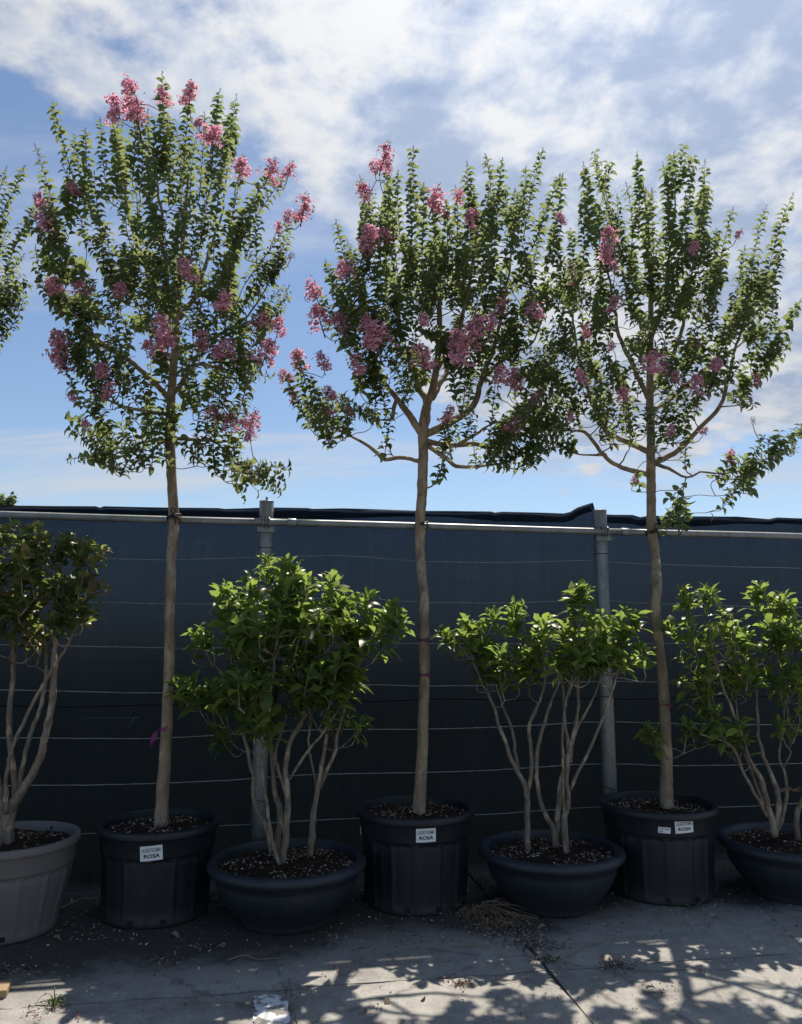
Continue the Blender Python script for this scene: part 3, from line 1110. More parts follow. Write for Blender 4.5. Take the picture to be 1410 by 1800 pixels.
class Leaves:
    def __init__(self):
        self.p, self.d, self.n, self.s = [], [], [], []

    def add(self, p, d, n, s):
        self.p.append(p)
        self.d.append(d)
        self.n.append(n)
        self.s.append(s)

    def finish(self, root, base, temps, mat, pieces=300, part='foliage'):
        p, d = np.array(self.p), unit(np.array(self.d))
        n = np.array(self.n)
        s = np.array(self.s)
        n = unit(n - d * np.sum(n * d, 1)[:, None])
        side = np.cross(d, n)
        M3 = np.stack([side, d, n], axis=2) * s[:, None, None]
        view = p - np.array([0, 0, CAMZ])
        dist = np.linalg.norm(view, axis=1)
        face = np.abs(np.sum(n * view, 1) / dist)
        a, b = view[:, 0], view[:, 1] * CP + view[:, 2] * SP
        c = -view[:, 1] * SP + view[:, 2] * CP
        inside = (np.abs(a / b * F) < 705) & (np.abs(c / b * F) < 900)
        # leaves in front hide the others: rank by size on screen and nearness
        near = np.exp(-(b - np.percentile(b, 3)) / 0.22)
        score = s * s * (0.25 + face) / dist ** 2 * near * inside
        order = np.argsort(-score)
        pick = order[:pieces]
        pick = pick[score[pick] > 0]
        rest = np.setdiff1d(np.arange(len(p)), pick)
        var = R.integers(0, len(temps), len(p))
        mb = MB()
        for k, (tv, tf) in enumerate(temps):
            q = rest[var[rest] == k]
            if len(q):
                mb.many(tv, tf, M3[q], p[q])
        o = mb.build(part, mat, root, base)
        tag(o, kind='stuff')
        if len(pick):
            mes = leaf_meshes(temps, mat)
            for i in pick:
                lo = bpy.data.objects.new('leaf', mes[var[i]])
                COL.objects.link(lo)
                lo.parent = root
                m4 = np.eye(4)
                m4[:3, :3] = M3[i]
                m4[:3, 3] = p[i] - base
                lo.matrix_local = Matrix(m4.tolist())
        return o


_lm = {}


def leaf_meshes(temps, mat):
    key = (id(temps), mat.name)
    if key not in _lm:
        out = []
        for tv, tf in temps:
            me = bpy.data.meshes.new('leaf')
            me.from_pydata(tv.tolist(), [], tf)
            me.polygons.foreach_set('use_smooth', [True] * len(me.polygons))
            me.materials.append(mat)
            out.append(me)
        _lm[key] = out
    return _lm[key]


T_TREE = [leaf_template(w, c, f, 3) for w, c, f in ((0.66, 0.35, 0.30), (0.60, 0.55, 0.25), (0.68, 0.2, 0.45), (0.62, 0.7, 0.3), (0.56, 0.45, 0.5))]
T_SHRUB = [leaf_template(w, c, f, 4, 0.35) for w, c, f in ((0.46, 0.18, 0.30), (0.42, 0.42, 0.45), (0.49, 0.05, 0.55), (0.44, 0.65, 0.25), (0.38, 0.3, 0.8))]
T_BRONZE = [leaf_template(w, c, f, 3, 0.1) for w, c, f in ((0.60, 0.25, 0.30), (0.55, 0.5, 0.45), (0.62, 0.1, 0.4), (0.56, 0.6, 0.5))]


def perp(t):
    a = np.array([0, 0, 1.0]) if abs(t[2]) < 0.9 else np.array([1.0, 0, 0])
    u = unit(np.cross(t, a))
    return u, np.cross(t, u)


OCT = np.array([(0, 0, -1), (1, 0, 0), (0, 1, 0), (-1, 0, 0), (0, -1, 0), (0, 0, 1)], float)
OCTF = [(0, 2, 1), (0, 3, 2), (0, 4, 3), (0, 1, 4), (5, 1, 2), (5, 2, 3), (5, 3, 4), (5, 4, 1)]


# ---- flower panicles: a few shared meshes, each panicle its own object
def panicle_mesh(seed, mat, n=85, bare=0.0):
    """a loose cone of small crinkled blossoms on fine stalks, about 1 high"""
    rs = np.random.default_rng(seed)
    mb = MB()
    petal = np.array([(0, 0, 0), (-.5, .55, .12), (0, 1.0, -.1), (.5, .55, .12), (0, .55, .3)])
    pf = [(0, 4, 1), (1, 4, 2), (2, 4, 3), (3, 4, 0)]
    pos, ax = [], []
    lobes = [(rs.uniform(-.23, .23), rs.uniform(-.23, .23), rs.uniform(0.08, .80)) for _ in range(9)]
    for _ in range(n):
        if rs.uniform() < 0.75:
            lx, ly, lz = lobes[rs.integers(0, 9)]
            z = np.clip(lz + rs.normal(0, .09), 0, 1)
            w = 1.1 - z * .75
            q = np.array([lx * w + rs.normal(0, .085), ly * w + rs.normal(0, .085), z])
        else:
            z = rs.uniform(0.05, 1)
            r = (0.42 - .30 * z) * math.sqrt(rs.uniform(0.1, 1))
            a = rs.uniform(0, 6.28)
            q = np.array([r * math.cos(a), r * math.sin(a), z])
        pos.append(q)
        ax.append(unit(q * [1, 1, 0.5] + rs.normal(0, .25, 3) + [0, 0, 0.0]))
    pos, ax = np.array(pos), np.array(ax)
    Ms, Ps = [], []
    for q, a in zip(pos, ax):
        u, v = perp(a)
        k = rs.uniform(0, 6.28)
        sz = rs.uniform(.045, .085)
        for j in range(5):
            an = k + j * 2 * math.pi / 5 + rs.normal(0, .2)
            d = unit(np.cos(an) * u + math.sin(an) * v + a * rs.uniform(.1, .7))
            nn = unit(a - d * np.dot(a, d) + rs.normal(0, .3, 3))
            nn = unit(nn - d * np.dot(nn, d))
            Ms.append(np.column_stack([np.cross(d, nn), d, nn]) * sz * rs.uniform(.7, 1.25))
            Ps.append(q)
    mb.many(petal, pf, np.array(Ms), np.array(Ps))
    V = np.concatenate(mb.V)
    me = bpy.data.meshes.new('flower_cluster')
    fs = [tuple(int(i) + o for i in f) for ff, o in mb.Fc for f in ff]
    # stalks and buds as a second material slot
    mb2 = MB()
    mb2.tube([(0, 0, -0.25), (0, 0, .5), (0, 0, 1.0)], [.018, .014, .006], 5)
    for lx, ly, lz in lobes:
        mb2.tube([(0, 0, max(0, lz - .25)), (lx * .6, ly * .6, lz - .05), (lx, ly, lz)], .007, 4)
    nb = 26
    a = rs.uniform(0, 6.28, nb)
    z = rs.uniform(0.1, 1.06, nb)
    r = (0.46 - .36 * z) * rs.uniform(.5, 1.1, nb)
    bp = np.stack([r * np.cos(a), r * np.sin(a), z], 1)
    mb2.many(OCT, OCTF, np.array([np.eye(3) * rs.uniform(.018, .032) for _ in range(nb)]), bp)
    V2 = np.concatenate(mb2.V)
    f2 = [tuple(int(i) + o + len(V) for i in f) for ff, o in mb2.Fc for f in ff]
    me.from_pydata(np.concatenate([V, V2]).tolist(), [], fs + f2)
    me.materials.append(mat)
    me.materials.append(M['bud'])
    me.polygons.foreach_set('material_index', [0] * len(fs) + [1] * len(f2))
    return me


PAN = [panicle_mesh(40 + k, M['petal'], 125 + 10 * k) for k in range(5)]
PAN_OLD = [panicle_mesh(60 + k, M['spent'], 40) for k in range(2)]


def add_panicle(root, base, pos, size, direction, old=False):
    me = (PAN_OLD if old else PAN)[int(R.integers(0, 2 if old else 5))]
    o = bpy.data.objects.new('flower_cluster', me)
    COL.objects.link(o)
    o.parent = root
    d = unit(direction)
    u, v = perp(d)
    k = R.uniform(0, 6.28)
    x = math.cos(k) * u + math.sin(k) * v
    y = np.cross(d, x)
    m4 = np.eye(4)
    sx = size * R.uniform(1.05, 1.35)
    m4[:3, :3] = np.column_stack([x * sx, y * sx, d * size * 0.86])
    m4[:3, 3] = pos - d * size * .5 - base
    o.matrix_local = Matrix(m4.tolist())
    if old:
        o['label'] = 'withered brownish flower cluster'


# ---- growth of a crown on a given set of limbs
class Crown:
    def __init__(self, base):
        self.base = np.asarray(base, float)
        self.N, self.Rr = [], []
        self.twigs = MB()
        self.buds = MB()
        self.L = Leaves()

    def limb(self, pts3, radii, root, mat, name='limb', sides=10, jitter=0.0015, attach=0.35, bumps=0.0):
        sp = spline(pts3, 0.03, 0.0, np.asarray(radii)[:, None])
        q, r = sp[:, :3].copy(), sp[:, 3].copy()
        n = len(q)
        wob = np.cumsum(R.normal(0, jitter, (n, 3)), axis=0)
        wob -= np.linspace(0, 1, n)[:, None] * wob[-1]
        q += wob * [1, 1, 0.3]
        r *= 1 + R.normal(0, 0.03, n)
        if bumps:
            for k in R.integers(2, max(3, n - 2), max(1, n // 9)):
                r[k] *= 1 + bumps * R.uniform(0.3, 1.0)
        mb = MB()
        mb.tube(q, r, sides)
        o = mb.build(name, mat, root, self.base)
        k0 = int(len(q) * attach)
        for k in range(k0, len(q)):
            self.N.append(q[k])
            self.Rr.append(r[k])
        return q, r, o

    def connect(self, B, d_end, up_pen=2.5, rmax=0.009):
        N = np.array(self.N)
        v = B - N
        dist = np.linalg.norm(v, axis=1)
        cost = dist + np.maximum(0, -(v[:, 2])) * up_pen + 0.25 * np.maximum(0, 0.06 - v[:, 2])
        k = int(np.argmin(cost))
        A, ra = N[k], self.Rr[k]
        L = dist[k]
        if L < 0.015:
            return None
        c1 = A + unit(v[k] * [1, 1, 0.4] + [0, 0, 0.1 * L]) * L * 0.40
        c2 = B - d_end * L * 0.38
        n = max(3, int(L / 0.04) + 1)
        t = np.linspace(0, 1, n)[:, None]
        q = A * (1 - t) ** 3 + 3 * c1 * t * (1 - t) ** 2 + 3 * c2 * t * t * (1 - t) + B * t ** 3
        q[1:-1] += R.normal(0, 0.004, (n - 2, 3))
        r0 = min(ra * 0.75, 0.0035 + 0.012 * L, rmax)
        r = np.linspace(max(r0, 0.0026), 0.0024, n)
        self.twigs.tube(q, r, 5, False)
        for j in range(1, n):
            self.N.append(q[j])
            self.Rr.append(r[j])
        return q


def tree_shoot(cr, B, T, leaf0, taper=0.55, nodes=None, bend=None, bud=True, dens=0.0185, alive=0.93):
    """an upright shoot with opposite pairs of recurved leaves"""
    L = np.linalg.norm(T - B)
    side = R.normal(0, 0.05, 3) * L if bend is None else bend
    n = max(4, int(L / 0.03))
    t = np.linspace(0, 1, n)[:, None]
    mid = (B + T) / 2 + side
    q = B * (1 - t) ** 2 + 2 * mid * t * (1 - t) + T * t ** 2
    cr.twigs.tube(q, np.linspace(0.0030, 0.0012, n), 4, False)
    m = max(3, int(L / dens))
    ph = R.uniform(0, 6.28)
    for k in range(m):
        tt = (k + 0.6) / m
        if bud and tt > 0.93:
            break
        f = tt * (n - 1)
        i = min(n - 2, int(f))
        p = q[i] + (q[i + 1] - q[i]) * (f - i)
        tg = unit(q[i + 1] - q[i])
        u, v = perp(tg)
        ph += 1.35 + R.normal(0, 0.25)
        s0 = leaf0 * (1 - (1 - taper) * tt ** 1.5) * R.uniform(0.78, 1.18)
        for sg in (0, math.pi):
            if R.uniform() > alive:
                continue
            a = ph + sg + R.normal(0, 0.25)
            rd = math.cos(a) * u + math.sin(a) * v
            up = R.uniform(0.15, 0.75)
            d = unit(rd + tg * up + np.array([0, 0, -0.12]))
            nn = tg * 0.9 + np.array([0, 0, 0.5]) + R.normal(0, 0.28, 3)
            cr.L.add(p + rd * 0.004, d, nn, s0)
    if bud:
        tg = unit(q[-1] - q[-2])
        u, v = perp(tg)
        nb = R.integers(9, 18)
        bl = min(0.10, 0.28 * L)
        ps = []
        for k in range(nb):
            tt = k / nb
            a = R.uniform(0, 6.28)
            rr = (1 - tt) * R.uniform(0.008, 0.024) + 0.001
            ps.append(q[-1] - tg * bl * (1 - tt) + (math.cos(a) * u + math.sin(a) * v) * rr + tg * 0.008)
        ps = np.array(ps)
        cr.buds.many(OCT, OCTF, np.array([np.eye(3) * R.uniform(0.0026, 0.0048) for _ in range(nb)]), ps)


def px_size(Y):
    return Y / F


def make_tree(label, Y0, C, pot_h, trunk, limbs, tips, blobs, flowers, olds=(), fl=1.0, leaf=0.056, nfill=190, tie_px=None, seed=1, hang=()):
    """trunk, limbs: lists of (px, py, depth offset, radius in px); blobs: (px, py, rx, ry, rdepth_m, weight)"""
    global R
    R = np.random.default_rng(seed)
    base = np.array([C[0], C[1], 0.0])
    root = empty('crape_myrtle_tree', (C[0], C[1], 0.0))
    tag(root, label, 'tree', 'standard crape myrtle trees in black pots')
    cr = Crown(base)
    ps = px_size(Y0)
    tp = [P(x, y, Y0 + dy) for x, y, dy, r in trunk]
    tr_ = [r * ps * 0.90 for *_, r in trunk]
    tp = [np.array([tp[0][0], tp[0][1], pot_h - 0.09])] + tp
    tr_ = [tr_[0] * 1.30] + [tr_[0] * 1.06] + tr_[1:]
    cr.limb(tp, tr_, root, M['bark'], 'trunk', 16, 0.0012, 0.62, 0.05)
    ends = []
    for lm in limbs:
        q, r, _o = cr.limb([P(x, y, Y0 + dy) for x, y, dy, r in lm], [max(0.0022, r * ps * (0.8 if r < 3 else 1)) for *_, r in lm], root, M['bark'], 'limb', 8, 0.004, 0.25, 0.15)
        ends.append((q[-1], unit(unit(q[-1] - q[-4]) + np.array([0, 0, 0.5]))))
    shoots = []
    for e, d in ends:
        for _ in range(3):
            dd = unit(d + R.normal(0, .22, 3))
            shoots.append((e, e + dd * R.uniform(.2, .34), False, 1.0))
    # outline shoots: (tip px, tip py, base px, base py, depth)
    for tx, ty, bx, by, dy in tips:
        shoots.append((P(bx, by, Y0 + dy + R.normal(0, .03)), P(tx, ty, Y0 + dy + R.normal(0, .06)), True, 1.0))
    tot = sum(b[5] for b in blobs)
    cen = np.array(trunk[-1][:2], float)
    for bx, by, rx, ry, rd, wt in blobs:
        for _ in range(int(round(nfill * wt / tot))):
            for _t in range(30):
                a = R.uniform(-1, 1, 3)
                if a @ a < 1:
                    break
            q = P(bx + a[0] * rx, by + a[1] * ry, Y0 + a[2] * rd)
            out = np.array([a[0] * 0.35 + (bx - cen[0]) / 500.0, a[2] * 0.45, 0.0])
            d = unit(out + np.array([0, 0, R.uniform(0.45, 1.1)]) + R.normal(0, 0.22, 3))
            L = R.uniform(0.16, 0.36)
            shoots.append((q - d * L * 0.5, q + d * L * 0.5, R.uniform() < 0.25, 1.0))
    N0 = np.array(cr.N)
    shoots.sort(key=lambda s_: np.min(np.linalg.norm(N0 - s_[0], axis=1)))
    for B, T, bud, k in shoots:
        d = unit(T - B)
        q = cr.connect(B, d)
        if q is not None and len(q) > 4:          # a few leaves on the outer part of the twig as well
            h = len(q) // 2
            if R.uniform() < 0.8:
                tree_shoot(cr, q[h], q[-1], leaf * R.uniform(0.85, 1.1), 1.0, bud=False, dens=0.034, alive=0.75)
        tree_shoot(cr, B, T, leaf * R.uniform(0.88, 1.12), 0.68 if bud else 0.85, bud=bud)
        for kk in np.linspace(0.15, 0.7, 3):
            cr.N.append(B + (T - B) * kk)
            cr.Rr.append(0.003)
    for hx, hy, tx, ty, dy in hang:               # drooping sprays
        B, T = P(hx, hy, Y0 + dy), P(tx, ty, Y0 + dy - 0.05)
        cr.connect(B, unit(T - B), 0.3)
        tree_shoot(cr, B, T, leaf * 1.05, 0.9, bud=False, dens=0.030, alive=0.8)
    for fx, fy, fs_ in flowers:
        near = R.uniform(-0.55, -0.12)
        r2 = ((fx - cen[0]) / 260.0) ** 2
        q = P(fx, fy, Y0 + near * max(0.25, 1 - r2))
        sz = fs_ * ps * 2.65 * fl
        d = unit(np.array([(fx - cen[0]) / 500.0 + R.normal(0, .15), R.normal(-0.15, .2), 0.85]))
        cr.connect(q - d * sz * .6, d)
        add_panicle(root, base, q, sz, d)
    for fx, fy, fs_ in olds:
        q = P(fx, fy, Y0 - 0.15)
        d = unit(np.array([0.2, -0.1, 0.9]))
        cr.connect(q - d * 0.03, d)
        add_panicle(root, base, q, fs_ * ps * 2.1, d, True)
    tag(cr.twigs.build('twigs', M['twig'], root, base), kind='stuff')
    tag(cr.buds.build('flower_buds', M['bud'], root, base), kind='stuff')
    cr.L.finish(root, base, T_TREE, M['tree_leaf'])
    print('tree leaves', len(cr.L.p))
    return root, cr


# depth of the trunk where it is tied to the rail
def tie_depth(px, py):
    return Pv(px, py, RAILV - 0.024 - 0.034)[1]


# ---------------- tree one (left)
Y1, Y2, Y3 = C1[1], C2[1], C3[1]
k1 = tie_depth(304, 910) - Y1
tree1, cr1 = make_tree(
    'leftmost complete crape myrtle, tallest, its bare trunk beside a pink ribbon', Y1, C1, 0.475,
    [(283, 1440, 0.0, 11.5), (287, 1360, .02, 11.5), (291, 1280, .03, 11), (296, 1160, .07, 10.5), (299, 1050, .11, 10.5), (301, 980, k1 - .03, 10.5), (305, 910, k1, 10.5), (302, 850, k1, 10), (301, 780, k1, 10), (305, 700, k1, 9), (311, 620, k1 - .02, 8), (318, 520, k1, 6.5), (324, 420, k1 + .02, 4.5), (330, 320, k1, 2.5), (334, 250, k1, 1.5)],
    [[(303, 705, k1, 6), (270, 672, k1 - .05, 5.5), (225, 632, k1 - .12, 5), (165, 590, k1 - .18, 4), (125, 545, k1 - .2, 2.5), (95, 480, k1 - .2, 1.5)],
     [(311, 625, k1, 6), (292, 575, k1 + .05, 5), (268, 500, k1 + .10, 4.2), (232, 410, k1 + .12, 3.2), (215, 300, k1 + .12, 2)],
     [(314, 618, k1, 5.5), (345, 605, k1 - .06, 4.5), (385, 588, k1 - .1, 3.5), (430, 560, k1 - .12, 2.5), (470, 500, k1 - .12, 1.6)],
     [(318, 560, k1, 5.5), (345, 520, k1 + .05, 4.5), (368, 455, k1 + .1, 3.6), (392, 370, k1 + .12, 2.6), (402, 280, k1 + .12, 1.6)],
     [(303, 770, k1, 4), (350, 772, k1 - .1, 3.2), (385, 780, k1 - .14, 2.4), (415, 815, k1 - .16, 1.6)],
     [(301, 775, k1, 4), (262, 775, k1 - .1, 3), (225, 790, k1 - .15, 2), (200, 800, k1 - .15, 1.5)],
     [(307, 690, k1, 5), (330, 655, k1 - .22, 4), (352, 640, k1 - .32, 3), (400, 650, k1 - .36, 2)],
     [(307, 670, k1, 5), (285, 610, k1 + .22, 4), (262, 560, k1 + .34, 3), (230, 520, k1 + .4, 2)],
     [(312, 600, k1, 5), (300, 500, k1 - .18, 4), (285, 400, k1 - .24, 3), (275, 300, k1 - .24, 2)],
     [(300, 730, k1, 4), (240, 720, k1 - .15, 3), (180, 700, k1 - .2, 2)]],
    [(226, 150, 232, 320, 0), (200, 215, 205, 350, -.1), (285, 126, 287, 320, 0), (335, 140, 322, 320, .05), (310, 230, 305, 360, -.1), (387, 155, 372, 320, .1), (416, 165, 385, 340, 0), (92, 180, 140, 350, 0),
     (150, 225, 160, 380, -.1), (60, 252, 105, 420, 0), (176, 205, 190, 350, .1), (425, 285, 400, 420, -.1), (480, 300, 405, 440, 0), (508, 300, 420, 430, .1), (532, 362, 430, 500, 0), (512, 445, 440, 530, .1), (130, 235, 150, 360, .15),
     (260, 190, 262, 350, .1), (240, 200, 245, 340, -.15), (360, 195, 350, 350, -.12), (345, 240, 335, 390, .2), (70, 350, 110, 500, -.1), (62, 430, 110, 560, 0), (500, 500, 430, 580, 0), (470, 815, 425, 850, -.15), (215, 250, 222, 400, .1), (298, 200, 296, 360, .15), (395, 230, 378, 390, -.15), (110, 290, 150, 430, .1), (165, 300, 180, 430, -.2), (325, 270, 320, 420, -.2), (455, 330, 400, 470, -.1), (270, 270, 272, 420, -.25), (235, 290, 240, 430, .2), (360, 280, 352, 430, .2)],
    [(290, 460, 125, 85, .42, 2.6), (270, 550, 170, 85, .55, 3.2), (190, 460, 90, 85, .35, 1.5), (390, 470, 75, 80, .35, 1.3), (280, 640, 175, 80, .5, 2.2), (160, 640, 75, 80, .3, 1.1), (230, 745, 105, 55, .35, 1.6), (400, 660, 85, 80, .35, 1.4), (380, 765, 70, 45, .25, .9), (120, 510, 55, 70, .25, .7), (450, 530, 55, 65, .25, .6), (210, 790, 40, 25, .15, .3), (100, 400, 35, 80, .2, .5)],
    [(228, 150, 17), (202, 185, 20), (235, 190, 22), (285, 165, 14), (335, 160, 17), (378, 232, 17), (425, 290, 18), (478, 295, 18), (510, 297, 15), (535, 360, 21), (505, 378, 10), (490, 396, 9), (70, 350, 17), (76, 382, 20), (95, 410, 11), (125, 330, 13), (95, 500, 16), (138, 503, 18), (210, 508, 14), (322, 468, 19), (398, 525, 19), (285, 565, 19), (290, 597, 17), (262, 610, 14), (355, 595, 14), (395, 612, 19), (460, 558, 15), (490, 570, 13), (470, 615, 21), (440, 625, 10), (105, 600, 23), (110, 637, 16), (180, 650, 15), (192, 682, 13), (375, 722, 14), (405, 740, 16), (445, 735, 17), (440, 758, 11), (150, 742, 9), (125, 697, 9), (350, 215, 9)],
    olds=[(512, 448, 9), (440, 830, 7)], seed=21, nfill=178,
    hang=[(405, 800, 430, 880, -.15), (415, 820, 455, 865, -.12), (225, 785, 222, 825, -.12), (200, 790, 190, 822, -.1)])

# ---------------- tree two (middle)
k2 = tie_depth(743, 925) - Y2
tree2, cr2 = make_tree(
    'middle crape myrtle with a bare crooked branch to the left under its crown', Y2, C2, 0.505,
    [(737, 1420, 0.0, 11.5), (740, 1340, .02, 11), (743, 1260, .04, 10.5), (747, 1180, .06, 10.5), (746, 1110, .09, 10.5), (746, 1050, .11, 10.5), (742, 985, k2 - .03, 10.5), (743, 920, k2, 10.5), (746, 860, k2, 10.5), (747, 800, k2, 10.5), (747, 752, k2, 11), (752, 715, k2, 9), (764, 680, k2, 8), (772, 620, k2, 7), (774, 540, k2, 5.5), (770, 450, k2, 4), (760, 360, k2, 2.2)],
    [[(741, 762, k2, 7.5), (727, 738, k2 - .04, 7), (709, 715, k2 - .08, 6), (690, 690, k2 - .1, 4.5), (660, 640, k2 - .14, 3.2), (630, 560, k2 - .15, 2)],
     [(747, 745, k2, 8), (752, 705, k2 + .06, 7), (742, 680, k2 + .1, 6), (722, 620, k2 + .16, 4.5), (700, 520, k2 + .2, 3.2), (680, 400, k2 + .2, 2)],
     [(750, 762, k2, 8), (790, 742, k2 - .05, 7), (828, 712, k2 - .1, 6), (850, 655, k2 - .12, 5), (872, 598, k2 - .12, 4), (890, 500, k2 - .12, 2.8), (900, 400, k2 - .1, 1.8)],
     [(751, 776, k2, 6), (797, 783, k2 + .06, 5), (830, 781, k2 + .1, 4.5), (875, 785, k2 + .12, 3.5), (930, 760, k2 + .12, 2.2)],
     [(751, 782, k2, 5), (783, 802, k2 - .1, 4.5), (803, 819, k2 - .16, 4), (832, 820, k2 - .2, 3), (880, 815, k2 - .22, 1.8)],
     [(742, 813, k2, 4.5), (722, 807, k2 - .06, 4), (700, 804, k2 - .1, 4), (674, 808, k2 - .13, 3.8), (656, 790, k2 - .16, 3.2), (642, 778, k2 - .18, 3), (609, 762, k2 - .22, 2.4), (575, 740, k2 - .25, 1.8)],
     [(752, 858, k2, 2), (762, 850, k2 - .05, 2), (772, 830, k2 - .07, 1.6), (780, 800, k2 - .08, 1.2)],
     [(800, 783, k2 + .07, 4), (838, 765, k2 - .02, 3), (858, 750, k2 - .08, 2.4), (900, 735, k2 - .12, 1.6)],
     [(758, 700, k2, 6), (790, 640, k2 + .2, 5), (815, 560, k2 + .3, 3.6), (835, 450, k2 + .3, 2.2)],
     [(768, 650, k2, 5), (800, 590, k2 - .2, 4), (822, 500, k2 - .28, 3), (840, 400, k2 - .28, 1.8)],
     [(845, 665, k2 - .11, 4), (895, 625, k2 - .05, 3), (940, 600, k2, 2.2), (960, 540, k2, 1.6)],
     [(700, 700, k2 - .09, 4), (690, 735, k2 - .14, 3), (670, 738, k2 - .16, 2)]],
    [(677, 275, 685, 420, 0), (727, 256, 735, 400, 0), (633, 308, 660, 440, -.1), (655, 330, 672, 470, .1), (590, 385, 625, 520, 0), (572, 455, 610, 570, -.1), (552, 500, 600, 600, 0), (700, 300, 705, 430, .12), (765, 335, 765, 460, -.1), (800, 325, 800, 450, .1), (821, 284, 828, 430, 0), (853, 270, 858, 420, .08), (884, 277, 872, 420, -.08), (925, 291, 895, 430, 0), (955, 260, 920, 420, .1), (985, 305, 935, 440, -.1), (860, 330, 850, 470, -.2), (715, 320, 720, 470, -.2), (960, 350, 930, 490, .15), (640, 350, 650, 480, -.2),
     (525, 620, 555, 735, -.25), (500, 655, 545, 745, -.2), (575, 690, 585, 760, -.2), (610, 700, 610, 765, -.25), (690, 720, 678, 790, -.1), (545, 660, 575, 745, -.3), (800, 780, 772, 835, -.05), (745, 320, 742, 450, .15), (785, 350, 782, 480, -.2), (870, 340, 862, 480, .15), (905, 330, 885, 470, -.15), (665, 360, 680, 490, .1), (610, 420, 640, 540, .1), (690, 360, 700, 490, -.15), (835, 350, 835, 480, .2)],
    [(720, 475, 90, 70, .38, 2.0), (830, 480, 90, 70, .4, 2.0), (660, 530, 65, 70, .35, 1.2), (740, 550, 125, 80, .5, 2.6), (880, 540, 75, 90, .4, 1.8), (650, 610, 75, 65, .35, 1.5), (720, 640, 95, 60, .4, 1.6), (840, 620, 70, 70, .35, 1.4), (920, 640, 65, 80, .35, 1.7), (930, 750, 75, 55, .35, 1.9), (860, 770, 60, 40, .25, .8), (640, 690, 45, 30, .2, .4), (580, 735, 45, 30, .15, .6), (950, 480, 40, 70, .3, .7), (630, 450, 35, 50, .2, .4)],
    [(677, 270, 21), (656, 292, 9), (682, 292, 11), (765, 345, 21), (830, 380, 15), (806, 340, 10), (640, 335, 15), (650, 408, 15), (645, 430, 18), (675, 410, 13), (605, 470, 15), (550, 505, 19), (560, 555, 22), (598, 565, 19), (525, 630, 19), (565, 632, 15), (578, 690, 14), (500, 660, 13), (515, 690, 12), (660, 585, 23), (625, 635, 17), (740, 620, 19), (745, 560, 11), (800, 590, 19), (822, 612, 25), (838, 572, 21), (880, 655, 15), (905, 665, 19), (880, 530, 15), (940, 542, 15), (790, 725, 14), (905, 742, 16), (575, 722, 10), (612, 722, 9), (940, 700, 11), (865, 560, 14), (645, 560, 12)],
    seed=33, nfill=195, hang=[(850, 812, 905, 826, -.2), (770, 835, 768, 852, -.06)])

